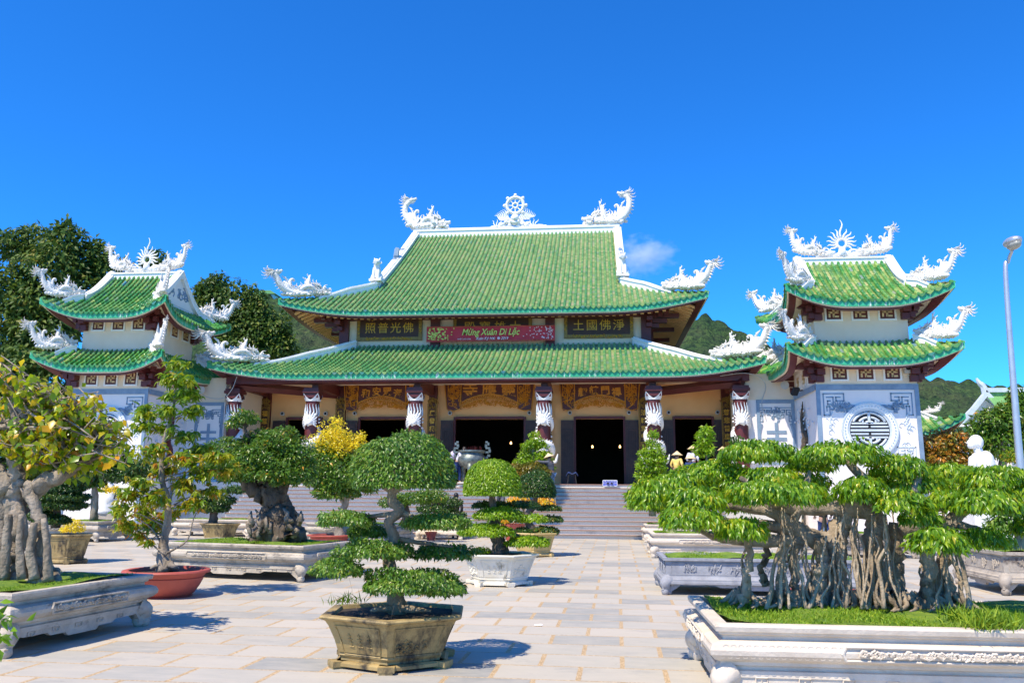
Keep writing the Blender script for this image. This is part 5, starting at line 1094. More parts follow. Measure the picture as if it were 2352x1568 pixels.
LP=np.array(LP);LD=np.array(LD); LP=np.concatenate([LP,LP[::2]+rs.normal(0,.05,LP[::2].shape)]); LD=np.concatenate([LD,-LD[::2]+rs.normal(0,.4,LD[::2].shape)]); LD[:,2]=LD[:,2]*.4-.7
N=rs.normal(0,.6,LP.shape); N[:,2]+=.4; N[:,1]-=.6; n=len(LP); l=rs.uniform(.08,.135,n)
wp(leaf_mesh('leaves',LP,LD,N,l,l*.78,np.clip(rs.beta(2.2,2.2,n)+.02,0,1),'bodhi',None,curl=.2),T)
# --- sapling in the red pot
Y=13.1; T=tree('sapling_tree',at(380,1305,Y),'slender sapling with drooping green and rusty leaves in the wide red clay pot')
bark_tube(T,'trunk',[(PX([(380,1312),(376,1250),(386,1190),(384,1140),(372,1100),(376,1015),(396,950),(403,890),(406,832)],Y),[.15,.075,.055,.05,.045,.035,.025,.02,.008]),(PX([(378,1290),(362,1298,-.1),(345,1305,-.15)],Y),[.08,.04,.02]),(PX([(382,1290),(398,1300,-.1),(410,1305)],Y),[.08,.04,.02])],'bark')
cl=[(406,835,26,14),(395,868,28,14),(428,872,24,14),(400,905,34,16),(440,905,26,18),(335,945,30,18),(385,940,26,14),(440,945,22,16),(330,975,24,14),(380,985,26,14),(425,1000,30,16),(350,1030,34,18),(465,1030,34,16),(505,1045,34,14),(430,1050,36,18),(530,1075,24,16),(380,1075,34,20),(470,1085,38,18),(320,1105,30,16),(295,1135,30,18),(355,1140,30,18),(425,1110,30,18),(480,1125,30,14),(275,1165,22,16),(330,1170,30,18),(290,1205,28,20),(350,1200,30,18),(320,1225,16,12),(440,1155,34,16),(395,1175,18,12),(340,1240,10,8)]
LP=[];LD=[];LV=[];tw=[]
for x,y,hw,hh in cl:
    dY=rng.uniform(-.35,.35); sy_=min(1230,y+rng.uniform(10,45)); sxp=np.interp(sy_,[832,890,950,1015,1100,1140,1190,1250],[406,403,396,376,372,384,386,376]); tw.append((PX([(sxp,sy_,0),((sxp+x)/2,(sy_+y)/2-4,dY/2),(x,y,dY)],Y),[.014,.009,.004]))
    for i in range(int(hw*hh/15)+8):
        c=at(x+rng.normal(0,hw*.45),y+rng.normal(0,hh*.45),Y+dY+rng.normal(0,.08)); rv=rng.random()*.35+rng.random()*.25+(.28 if (y>1020 and rng.random()<.5) else 0)
        for k_ in range(5): LP.append(tuple(c)); LD.append((rng.normal(0,.8),rng.normal(0,.7),-.55+rng.normal(0,.35))); LV.append(rv)
tw+= [(PX([(382,1275),(350,1250),(330,1225)],Y-.1),[.02,.014,.006]),(PX([(384,1270),(430,1240),(445,1190),(470,1150)],Y-.1),[.02,.015,.01,.005]),(PX([(378,1265),(350,1215),(300,1180)],Y),[.02,.014,.006])]
bark_tube(T,'branches',tw,'bark',.1,n=5,sub=4)
LP=np.array(LP);LD=np.array(LD);n=len(LP); N=rng.normal(0,.5,(n,3)); N[:,2]+=.7; l=rng.uniform(.09,.16,n)
wp(leaf_mesh('leaves',LP,LD,N,l,l*.34,np.clip(np.array(LV)+.12,0,1),'sapling',None,curl=.3),T)
# --- hollow trunked tree in planter two
Y=16.55; T=tree('hollow_trunk_tree',at(640,1240,Y),'broad bushy tree with rugged dark hollow trunk in the planter with dark carvings')
bark_tube(T,'trunk',[(PX([(650,1245),(640,1200),(630,1160),(618,1120),(600,1095)],Y),[.36,.30,.26,.2,.14]),(PX([(680,1243),(668,1200),(650,1160),(635,1130)],Y+.1),[.22,.2,.16,.12]),(PX([(600,1243),(620,1215),(630,1180)],Y-.1),[.14,.14,.12]),(PX([(605,1140),(575,1110),(550,1095)],Y),[.17,.13,.08]),(PX([(640,1130),(660,1105),(680,1090)],Y),[.12,.08,.05]),(PX([(575,1240),(595,1225),(615,1215)],Y-.2),[.08,.1,.1]),
 (PX([(565,1020),(572,1000),(560,985),(572,965)],Y),[.04,.035,.03,.02]),(PX([(560,1100),(560,1060),(565,1020)],Y),[.08,.06,.04])],'barkd',.3,wob=.03,n=12)
b=MB(); rs=np.random.default_rng(3)
for i in range(46): 
    x=rs.uniform(570,695); y=rs.uniform(1195,1243); p=at(x,y,Y-.25+rs.uniform(-.1,.1)); q=at(x+rs.normal(0,8),y-rs.uniform(10,40),Y-.2); b.tube([p,(Vector(p)+Vector(q))/2+Vector(rs.normal(0,.04,3)),q],[.05,.04,.015],6,jit=.3)
wp(b.build('gnarled_roots','bark',None,smooth=True),T)
bp_=[pad(520,1030,46,26,Y-.1),pad(560,1062,60,28,Y-.3),pad(640,1010,48,28,Y),pad(600,1040,56,28,Y-.2),pad(675,1035,48,30,Y),pad(630,1075,60,26,Y-.3),pad(560,1020,40,16,Y+.2),pad(690,1075,44,28,Y),pad(500,1065,34,20,Y),pad(600,1000,36,14,Y+.2),pad(535,1090,36,14,Y-.2),pad(655,1100,34,12,Y-.3),pad(562,957,32,14,Y),pad(540,970,20,9,Y-.05)]
wp(crown('crown',bp_,'mixed',None,.095,.42,.62,droop=.25,shell=.5,lump=.25,zlo=-.6,spread=.75,flatb=.8),T)
# --- yellow flowering tree
Y=26.4; T=tree('yellow_flowering_tree',at(782,1236,Y),'slender tree with bright yellow blossom top between the hollow trunked tree and the domed bonsai')
bark_tube(T,'trunk',[(PX([(781,1236),(779,1200),(795,1150),(798,1110),(790,1060)],Y),[.2,.13,.1,.07,.03]),(PX([(795,1150),(820,1110),(830,1080)],Y),[.06,.04,.02]),(PX([(792,1160),(760,1110),(745,1075)],Y),[.06,.04,.02])],'bark')
wp(crown('crown',[pad(760,1060,52,26,Y),pad(790,1090,60,24,Y),pad(735,1090,40,22,Y),pad(820,1060,36,24,Y),pad(770,1120,52,18,Y),pad(740,1040,34,20,Y),pad(825,1110,40,16,Y)],'mixed',None,.14,.42,.9,droop=.25,shell=.6,lump=.25,zlo=-.8,spread=.75,flatb=.8),T)
wp(crown('blossom',[pad(750,1010,38,20,Y),pad(765,985,34,18,Y),pad(790,1005,32,20,Y),pad(772,963,14,9,Y),pad(815,1015,28,17,Y),pad(735,1030,28,14,Y),pad(780,1035,40,14,Y),pad(830,1000,14,12,Y),pad(725,1100,18,8,Y),pad(812,1085,20,10,Y)],'yellow',None,.09,.55,.26,droop=.0,shell=.9,lump=.4,zlo=-.8,spread=.9,flatb=.9),T)
# --- conical shrubs by the steps
def cone(px,top,bot,hw,Y,label,mat='lime',n=9,L=.13):
    T=tree('conical_shrub',at(px,bot,Y),label,'shrub'); base=at(px,bot,Y); bark_tube(T,'trunk',[([tuple(at(px,top+8,Y)),tuple(at(px-3,(top+bot)/2,Y)),tuple(base)],[.02,.07,.12]),([tuple(at(px+8,(top+bot)/2,Y)),tuple(at(px+5,bot,Y))],[.04,.06])],'bark')
    ps=[]
    for i in range(n):
        t=(i+.5)/n; y=top+(bot-top)*t*.92; w=hw*(.22+.8*t**.8); 
        for sx in((0,) if t<.25 else (-.55,.5)): ps.append(pad(px+sx*w+rng.normal(0,3),y+rng.normal(0,3),w*(.75 if sx else .9),(bot-top)/n*.45,Y+rng.uniform(-.2,.2),rng.uniform(-.08,.08)))
    wp(crown('crown',ps,mat,None,L,.42,.62,droop=.5,shell=.55,lump=.25,zlo=-.8,spread=.65,flatb=.8),T); return T
cone(1498,988,1185,44,31.0,'tall bright conical shrub at the foot of the steps, right of the open stairway','lime',10,.13)
cone(1228,990,1082,38,34.4,'bright green pointed shrub being trimmed by the worker in a cone hat','lime',6,.14)
T=tree('golden_shrub',at(1215,1130,33.8),'low golden leaved shrub below the pointed shrub on the steps','shrub'); bark_tube(T,'trunk',[(PX([(1215,1135),(1212,1100),(1208,1080)],33.8),[.08,.06,.03])],'bark'); wp(crown('crown',[pad(1190,1072,26,9,33.8),pad(1225,1070,30,9,33.8),pad(1245,1082,22,8,33.6),pad(1205,1085,28,9,33.6)],'orange',None,.12,.45,.7,shell=.5,zlo=-.8,spread=.7,vmul=.5),T)
b_=at(1240,1215,32)
T=tree('flowering_shrub',at(1215,1160,32.6),'small shrub with orange flowers behind the dark bonsai head','shrub'); wp(crown('crown',[pad(1190,1150,30,14,32.6),pad(1250,1148,24,14,32.6)],'bloss',None,.12,.5,.5,shell=.6,zlo=-.8,spread=.8),T); bark_tube(T,'trunk',[(PX([(1205,1185),(1200,1160),(1195,1140)],32.6),[.05,.04,.02])],'bark')
# more shrubs between and behind
def bush(name,label,px,py,by,Y,pads,mat,L,dens=.6,bark='bark',tr=.1,w=.42,cat='shrub',**k):
    T=tree(name,at(px,by,Y),label,cat); bark_tube(T,'trunk',[(PX([(px,by),(px+3,(by+py)/2),(px,py)],Y),[tr,tr*.8,tr*.4])],bark); wp(crown('crown',[pad(*p,Y) if len(p)==4 else pad(p[0],p[1],p[2],p[3],Y+p[4]) for p in pads],mat,None,L,w,dens,shell=.5,zlo=-.8,spread=.65,flatb=.8,droop=.4,**k),T); return T
bush('bonsai_tree','dark layered bonsai in the stained ochre pot at far left',128,1105,1212,18.5,[(158,1098,40,16),(146,1118,48,9),(140,1138,62,9),(136,1156,60,9),(95,1180,26,14),(120,1190,40,9,-.1)],'dark',.075,1.1,'barkd',.10,cat='tree')
bush('bonsai_tree','small bonsai with leaning dark trunk in the ochre trough shaped pot',488,1140,1207,27.3,[(492,1160,34,11),(540,1122,26,6),(470,1140,30,9),(515,1145,24,9)],'dark',.11,1.0,'barkd',.16,cat='tree')
bush('bonsai_tree','broad dark bonsai in the pale scrolled planter at far left',215,1080,1195,27.0,[(240,1070,60,20),(290,1085,40,16),(200,1100,40,14),(330,1070,40,14),(250,1045,50,18)],'dark',.16,.9,'bark',.14,cat='tree')
bush('shrub','low shrub with tiny orange leaves in the small red clay pot',572,1150,1190,gr(570,1208).y,[(555,1145,36,14),(585,1160,26,12),(570,1172,40,9)],'mixed',.11,.6,'barkd',.05)
bush('bonsai_tree','sparse twisted bonsai in the weathered planter near the foot of the steps',930,1150,1212,28.4,[(950,1140,50,12),(905,1150,36,10),(990,1135,40,12)],'mixed',.12,.5,'barkd',.18,cat='tree')
bush('bonsai_tree','dark windswept bonsai in the small cream trough',1005,1150,1208,30.6,[(1000,1165,44,8),(1035,1150,26,9),(985,1140,26,9),(1040,1178,30,6)],'dark',.12,.6,'barkd',.22,cat='tree')
bush('shrub','leafy green shrub in the cream planter between the blue grey planter and the steps',1600,1110,1222,23.6,[(1600,1085,60,18),(1560,1105,40,18),(1650,1100,46,20),(1580,1135,50,16),(1680,1125,40,18)],'ficus',.14,.7,'bark',.12)
bush('sapling_tree','thin sapling whose tuft rises above the fig tree beside the doorway',1620,1000,1110,24.5,[(1620,1000,18,16),(1615,1025,22,14),(1625,985,10,9)],'lime',.15,.8,'bark',.03,cat='tree')
bush('shrub','small dark tuft of leaves in front of the rightmost dragon column',1692,1010,1080,30,[(1692,1012,14,14)],'dark',.14,.8,'bark',.03)
bush('bonsai_tree','leafy tree in the brown weathered planter at the right edge',2340,1150,1270,16.4,[(2330,1180,50,26),(2370,1150,50,30),(2300,1205,36,16)],'dome',.10,.8,'bark',.10,cat='tree')
bush('clipped_shrub','flat topped clipped shrub behind the fig tree near the white statue',2190,1085,1240,24.6,[(2140,1090,60,14),(2200,1085,60,14),(2250,1095,40,14)],'ficus',.13,1.0,'bark',.12)
bush('orange_leaved_tree','orange leaved tree between the right tower and the white statue',2180,1030,1120,34,[(2150,1015,34,24),(2190,1005,34,24),(2215,1035,26,24),(2165,1045,44,18),(2130,1040,22,18),(2190,1065,44,16)],'orange',.2,.7,'bark',.14,cat='tree')
bush('green_tree','green tree with pale stems behind the white statue at the right edge',2300,1000,1130,40,[(2290,960,50,30),(2335,945,46,34),(2260,985,36,26),(2310,1010,60,30),(2360,980,40,40),(2345,910,26,30)],'mixed',.26,.7,'bark',.2,cat='tree')
bush('shrub','yellow green shrub at the right edge beside the lamp post',2345,1050,1120,30,[(2340,1045,30,12),(2370,1050,26,14)],'sapling',.16,.8)
bush('chrysanthemum','clump of yellow chrysanthemums behind the dark layered bonsai at far left',105,1170,1190,22,[(105,1168,22,6)],'yellow',.08,.8,'barkd',.03,cat='flowers')
bush('chrysanthemum','yellow chrysanthemums in pots beside the white statue at far left',262,1125,1145,29,[(262,1122,12,6),(242,1118,6,10)],'yellow',.1,.8,'barkd',.03,cat='flowers')
# leaves peeping in at the left edge
T=tree('leafy_twig',at(-10,1470,6.2),'few dark green leaves poking in at the lower left edge','twig'); n=26; c=at(5,1440,6.2); P=np.array(c)+rng.normal(0,1,(n,3))*[.05,.05,.09]; wp(leaf_mesh('leaves',P,rng.normal(0,1,(n,3))+[.6,0,-.3],rng.normal(0,1,(n,3))+[0,-1,.6],.10,.045,rng.random(n)*.6,'ficus',None),T); bark_tube(T,'stem',[(PX([(-30,1500),(-8,1460),(8,1420)],6.2),[.012,.008,.004])],'bark')
# --- big dark trees behind the left tower
def bigtree(px,base,Y,pads,label,L=.34,dens=.75,tr=.45):
    T=tree('broadleaf_tree',(at(px,1100,Y).x,Y,0),label,'tree','dark trees behind the left tower'); top=at(px,base,Y); b0=(at(px,1100,Y).x,Y,0)
    paths=[([b0,(b0[0]+.3,Y,top.z*.5),(top.x,Y,top.z)],[tr,tr*.8,tr*.5])]; ps=[]
    for x,y,hw,hh,dY in pads:
        p=pad(x,y,hw,hh,Y+dY,rng.uniform(-.1,.08)); ps.append(p); paths.append(([(top.x,Y,top.z*.8),((top.x+p[0][0])/2,Y+dY/2,(top.z*.8+p[0][2])/2+.3),p[0]],[tr*.35,tr*.22,.05]))
    bark_tube(T,'trunk',paths,'barkd'); wp(crown('crown',ps,'forest',None,L,.5,dens,droop=.5,shell=.55,lump=.3,zlo=-.8,spread=.7,flatb=.85),T)
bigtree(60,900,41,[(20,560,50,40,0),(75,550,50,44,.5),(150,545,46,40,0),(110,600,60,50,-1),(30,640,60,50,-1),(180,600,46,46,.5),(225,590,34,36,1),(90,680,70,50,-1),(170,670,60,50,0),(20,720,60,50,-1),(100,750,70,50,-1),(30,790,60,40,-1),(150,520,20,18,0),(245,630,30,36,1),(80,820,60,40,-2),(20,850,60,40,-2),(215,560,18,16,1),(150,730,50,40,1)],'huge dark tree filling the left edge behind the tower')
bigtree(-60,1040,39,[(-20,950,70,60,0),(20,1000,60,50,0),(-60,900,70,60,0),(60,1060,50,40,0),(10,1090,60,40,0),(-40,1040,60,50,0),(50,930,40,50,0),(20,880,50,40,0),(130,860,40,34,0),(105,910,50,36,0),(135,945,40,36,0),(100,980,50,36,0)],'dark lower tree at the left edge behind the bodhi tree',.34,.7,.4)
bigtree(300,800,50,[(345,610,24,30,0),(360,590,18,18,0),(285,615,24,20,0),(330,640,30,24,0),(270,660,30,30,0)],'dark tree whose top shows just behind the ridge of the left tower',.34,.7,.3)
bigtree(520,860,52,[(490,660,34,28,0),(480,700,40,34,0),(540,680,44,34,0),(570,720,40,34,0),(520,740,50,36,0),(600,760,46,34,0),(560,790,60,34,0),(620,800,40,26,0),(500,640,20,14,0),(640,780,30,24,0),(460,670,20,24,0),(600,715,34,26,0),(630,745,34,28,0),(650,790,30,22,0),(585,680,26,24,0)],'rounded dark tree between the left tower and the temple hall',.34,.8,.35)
# ================================================================ OBJECTS
# incense burner
c=at(1085,1106,36.2); T=thing('incense_burner',(c.x,35.95,FZ),'weathered bronze three legged incense burner with square handles before the central door','incense burner'); b=MB()
b.lathe([(.05,.62),(.35,.66),(.55,.8),(.62,.98),(.60,1.12),(.52,1.22),(.50,1.30),(.60,1.36),(.60,1.42),(.50,1.42),(.48,1.3)],n=28); b.build('bowl','bronze',T,smooth=40); b=MB(); b.lathe([(.5,1.36),(.01,1.38)],n=20,cap=False); b.build('ash','soil',T)
for k_ in range(3): a=k_*2.094-math.pi/2; b=MB(); b.tube([(.42*math.cos(a),.42*math.sin(a),.85),(.5*math.cos(a),.5*math.sin(a),.6),(.46*math.cos(a),.46*math.sin(a),.3),(.5*math.cos(a),.5*math.sin(a),.0)],[.16,.12,.08,.12],10); b.build('leg','bronze',T,smooth=True)
for sx in(-1,1):
    b=MB()
    for x,z,w,h in((.66,1.12,.1,.1),(.74,1.2,.12,.1),(.66,1.34,.16,.08),(.78,1.4,.1,.14),(.70,1.52,.2,.08),(.62,1.62,.1,.14),(.72,1.7,.08,.12),(.64,1.78,.1,.08)): b.box((sx*x,0,z),(w,.1,h))
    b.build('handle','bronze',T)
b=MB()
for i in range(34): x,y=rng.uniform(-.42,.42),rng.uniform(-.3,.3); b.tube([(x,y,1.36),(x+rng.normal(0,.02),y,1.36+rng.uniform(.12,.26))],.006,4)
b.build('incense_sticks','maroon',T)
b=MB(); b.lathe([(.62,-.0),(.62,.06),(.58,.06)],n=20); b.build('plinth','step',T)
# street lamp
p=at(2345,1045,22); T=thing('street_lamp',(p.x-.02,22,0),'tall galvanised lamp post with a single hooded head at the right edge','street lamp'); b=MB(); t0=at(2311,650,22); t1=at(2316,600,22); t2=at(2325,575,21.8)
b.tube(spline([(0,0,0),(-.02,0,2.5),tuple(Vector(t0)-T.location),tuple(Vector(t1)-T.location),tuple(Vector(t2)-T.location)],8),interp([.11,.09,.06,.045,.04],33),14); b.build('pole','metal',T,smooth=True)
b=MB(); hc=at(2326,560,21.6)-T.location; b.ball((hc.x,hc.y,hc.z+.05),(.19,.34,.13),14,m=8); hd=b.build('lamp_head','metal',T,smooth=True); b=MB(); b.ball((hc.x,hc.y-.06,hc.z-.05),(.15,.26,.12),14,m=8); b.build('lens','lens',hd,smooth=True)
b=MB(); b.tube([tuple(Vector(t2)-T.location),(hc.x,hc.y+.2,hc.z)],.05,8); b.build('bracket','metal',T)
# white statue
p=at(2256,1070,28); T=thing('monk_statue',(p.x,28,0),'white stone statue of a bald robed monk facing left above the fig tree','statue'); T.rotation_euler=(0,0,0)
b=MB(); z0=3.15; b.box((0,0,.7),(1.3,1.3,1.4)); b.build('pedestal','white',T)
b=MB(); b.tube(spline([(0,0,1.35),(0,0,2.0),(0,0,2.5),(-.02,0,2.9),(-.05,0,3.05)],5),interp([.55,.5,.42,.36,.2],21),16,flat=.8)
b.tube([(-.05,0,3.0),(-.1,0,3.2)],.13,10); hx,hz=-.12,3.36; b.ball((hx,0,hz),(.22,.2,.24),14,m=10); b.ball((hx-.17,0,hz-.1),(.1,.13,.11),10,m=7); b.tube([(hx-.2,0,hz+.06),(hx-.27,0,hz-.03),(hx-.2,0,hz-.06)],[.03,.045,.02],6)
for sy in(-1,1): b.ball((hx+.04,sy*.2,hz-.04),(.05,.03,.12),8); b.tube([(0,sy*.36,2.8),(-.05,sy*.5,2.5),(-.3,sy*.3,2.35),(-.5,sy*.05,2.42)],[.15,.15,.12,.08],9); b.ball((-.52,sy*.05,2.45),(.1,.06,.08))
for k_ in range(6): b.tube(spline([(-.3,-.3+.1*k_,2.8-.05*k_),(-.38,-.28+.1*k_,2.2),(-.3,-.3+.12*k_,1.5)],4),.03,5)
b.build('figure','white',T,smooth=True)
# white statue at far left
p=at(250,1140,30); T=thing('stone_lantern',(p.x,30,0),'white carved figure on a brick base at far left behind the bonsai','statue'); b=MB(); b.box((0,0,.4),(1.,.6,.8)); b.build('base','stoneb',T); b=MB(); b.tube(spline([(0,0,.8),(0,0,1.3),(.0,0,1.7),(0,0,1.95)],4),interp([.38,.34,.22,.1],13),10,jit=.1); b.ball((0,0,2.05),.17); b.tube([(-.3,0,1.3),(.3,-.1,1.6)],.1); b.build('figure','white',T,smooth=True)
# small pots on the steps and ground
def smallpot(p,R,label,mat='terra',plant='mixed',h=.25,g='small red clay pots on the steps'):
    T=thing('small_pot',p,label,'pot',g); b=MB(); b.lathe([(.6*R,0),(.8*R,.9*R),(1.*R,1.2*R),(1.0*R,1.35*R),(.85*R,1.35*R),(.8*R,1.1*R)],n=16); b.build('bowl',mat,T,smooth=40)
    o=crown('plant',[((0,0,1.35*R+h*.5),(R*1.2,R*1.2,h))],plant,T,.08,.45,.4,shell=.6,zlo=-.6,spread=.7); return T
def stepz(Y): return 0 if Y<31.9 else min(FZ,(int((Y-31.9)/((35.72-31.9)/12))+1)*FZ/13)
for px,py,Y,lab in((667,1118,35.9,'red clay pot on the terrace edge above the hollow trunked tree'),(700,1116,35.9,'second red clay pot on the terrace edge, right of the hollow trunked tree crown'),(1010,1112,35.9,'red clay pot on the terrace edge under the big dome crown'),(1190,1112,35.9,'red clay pot on the terrace edge left of the worker'),(600,1118,35.9,'red clay pot on the terrace edge at the left end of the steps')):
    p=at(px,py,Y); smallpot((p.x,Y,stepz(Y)),.24,lab,plant='bloss' if px in(1010,1190) else 'mixed')
p=gr(968,1165,.9); smallpot((-5.95,29.6,0),.22,'red clay pot with yellow flowers just behind the domed bonsai','terra','yellow',.4,'pots on the courtyard floor')
smallpot((-3.1,30.4,0),.42,'squat red clay pot with yellow flowers behind the lime bonsai','terra','bloss',.3,'pots on the courtyard floor')
smallpot((-3.7,30.9,0),.36,'low red clay pot behind the trunk of the lime bonsai','terra','mixed',.25,'pots on the courtyard floor')
smallpot((-15.9,24.2,0),.26,'red clay pot beside the brick base at far left','terra','yellow',.3,'pots on the courtyard floor')
# blue notice sign
def notice(px,py,Y,w,h,label,lines):
    p=at(px,py,Y); T=thing('notice_sign',(p.x,Y,stepz(Y) if Y<35.7 else FZ),label,'sign'); z=p.z-T.location.z; b=MB(); b.box((0,0,z),(w,.02,h)); o=b.build('board','signblue',T); b=MB()
    for a,c in(((-w/2,z-h/2),(w/2,z-h/2+.02)),((-w/2,z+h/2-.02),(w/2,z+h/2)),((-w/2,z-h/2),(-w/2+.02,z+h/2)),((w/2-.02,z-h/2),(w/2,z+h/2))): b.box2((a[0],-.02,a[1]),(c[0],-.008,c[1]))
    b.build('border','wht',o); b=MB(); b.tube([(-w*.35,.03,0),(-w*.35,.02,z)],.012,5); b.tube([(w*.35,.03,0),(w*.35,.02,z)],.012,5); b.build('stand','metal',T)
    for k_,(t,s_) in enumerate(lines): text(t,s_,'wht',T,(0,-.018,z+h*.28-k_*h*.28),ext=.003)
notice(1401,1109,35.55,.62,.26,'small blue notice with white lines of writing standing on the top step',[('NƠI TÔN NGHIÊM',.065),('ĐỀ NGHỊ KHÔNG HÚT THUỐC',.042),('VÀ ĐI NHẸ, NÓI KHẼ',.042)])
notice(1103,1126,35.2,.34,.2,'tiny blue notice on the steps left of the lime bonsai dome',[('NƠI TÔN NGHIÊM',.03)])
b=MB(); p=at(1342,1112,35.6); T=thing('sandals',(at(1478,1113,35.55).x-1.4,35.5,FZ-.0),'pair of sandals left on the top step','sandals')
for sx in(-1,1): b.ball((sx*.08,0,.03),(.05,.12,.03),8); b.tube([(sx*.08-.05,-.03,.03),(sx*.08,-.04,.08),(sx*.08+.05,-.03,.03)],.01,4)
b.build('soles','cblack',T)
T=thing('crumpled_tissue',gr(1236,1437,.0),'small white crumpled tissue on the paving','tissue'); b=MB(); b.ball((0,0,.012),(.06,.02,.012),7,m=4); b.ball((.03,.01,.015),(.03,.015,.012),6,m=4); b.build('paper','wht',T)
# stool with a jacket
p=at(1314,1104,36.3); T=thing('plastic_stool',(p.x,36.3,FZ),'dark plastic stool beside the right door leaf','stool'); b=MB(); b.box((0,0,.45),(.34,.34,.04)); b.build('seat','cblack',T)
for sx in(-1,1):
    for sy in(-1,1): b=MB(); b.tube([(sx*.14,sy*.14,.44),(sx*.19,sy*.19,0)],.02,5); b.build('leg','cblack',T)
b=MB(); b.grid(lambda a,t:(-.26+.52*a,-.2+.38*t,.49+.03*math.sin(a*9)+.02*math.cos(t*7)-.18*max(0,abs(a-.5)-.32)*4-.1*max(0,.2-t)*3),12,8); o=b.build('jacket','navy',loc=(p.x,36.3,FZ),recalc=False); tag(o,'dark blue jacket draped over the stool by the door','jacket')
# buildings on the right, far away
def farroof(mb,c,W,D,z,h,rz=0):
    n=24; 
    V=[];F=[]
    for i in range(n+1):
        u=-1+2*i/n; up_=.9*abs(u)**6; 
        V+=[(u*W/2,-D/2,z+up_),(u*W/2*.8,0,z+h),(u*W/2,D/2,z+up_)]
    for i in range(n): 
        for j in(0,1): F.append((i*3+j,(i+1)*3+j,(i+1)*3+j+1,i*3+j+1))
    m_=np.array(Matrix.Rotation(rz,3,'Z')); mb.add(np.array(V)@m_.T+np.array(c),F)
p=at(2150,985,46); T=thing('side_pavilion',(p.x-2.6,46,0),'low pavilion with a green upturned roof corner showing right of the right tower','pavilion')
zc=p.z; b=MB(); b.box2((-2.6,-.5,0),(1.6,3,zc-.3)); b.build('wall','cream_w',T); rf=Roof((0,1.5),3.1,3.1,zc-.25,lambda d:.5*d+.1*d*d,.9,.3,2.4,1.6,pitch=.3,mat='tiled'); 
def wrapbuild(T):
    r=MB(); r.box((0,1.5,zc+.4),(2.6,2.6,.3)); r=r.build('roof','tiled',T); rf.tiles(r,(0,1)); rf.eave(r,(0,1)); rf.hips(r,.3,.24,((1,-1),)); o=rf.surf(0,3.1-1.3,1.3,.1); q=rf.surf(0,3.05,.05,.25); put_dragon(DRC,o,q,1.0,r,.7)
wrapbuild(T)
pA_=at(2262,905,60); pL_=at(2190,985,60); T=thing('gabled_hall',(pA_.x,60,0),'distant white gabled hall with green roof and pale blue ridges at the right edge','building'); w=pA_.x-pL_.x
zb=pL_.z; zt=pA_.z; b=MB(); b.prism([(-w*.9,0),(w*.9,0),(w*.9,zb+.3),(0,zt-.4),(-w*.9,zb+.3)],0,.4); b.build('gable_wall','white_w',T)
b=MB(); b.sweep([(-w,-.15,zb),(-w*.45,-.15,zb+(zt-zb)*.5),(0,-.15,zt)],[(-.2,-.2),(-.2,.25),(.2,.25),(.2,-.2)],up=(0,0,1)); b.sweep([(w,-.15,zb),(w*.45,-.15,zb+(zt-zb)*.5),(0,-.15,zt)],[(-.2,-.2),(-.2,.25),(.2,.25),(.2,-.2)]); b.tube(spline([(0,-.1,zt),(-.1,-.1,zt+.5),(-.35,-.1,zt+.8),(-.5,-.1,zt+1.1)],4),interp([.25,.2,.08],13),7); b.build('ridge_trim','bluelt',T)
b=MB(); b.add([(0,0,zt),(9,0,zt),(9,-4,zt-3.2),(w*.1,-4.,zt-3.2)],[(0,1,2,3)]); b.box((4.5,0,zt+.1),(9,.4,.5)); b.build('roof','roofgreenfar',T)
b=MB(); b.box((4.5,-.1,zt+.25),(9.1,.5,.3)); b.build('ridge_beam','bluelt',T)
p=at(2150,1005,56); b=MB(); T=thing('low_green_roof',(at(2160,1000,56).x,56,0),'low green roofed annex between the pavilion and the gabled hall','building'); z=at(2160,978,56).z; b.prism([(-2.2,z-1),(4,z-1),(3.6,z),(-1.8,z)],0,3); b.build('roof','roofgreenfar',T); b=MB(); b.box2((-2.,.5,0),(3.8,3,z-1)); b.build('wall','white_w',T); b=MB(); b.box((.9,-.02,z+.05),(5.6,.3,.2)); b.build('ridge_beam','white',T)
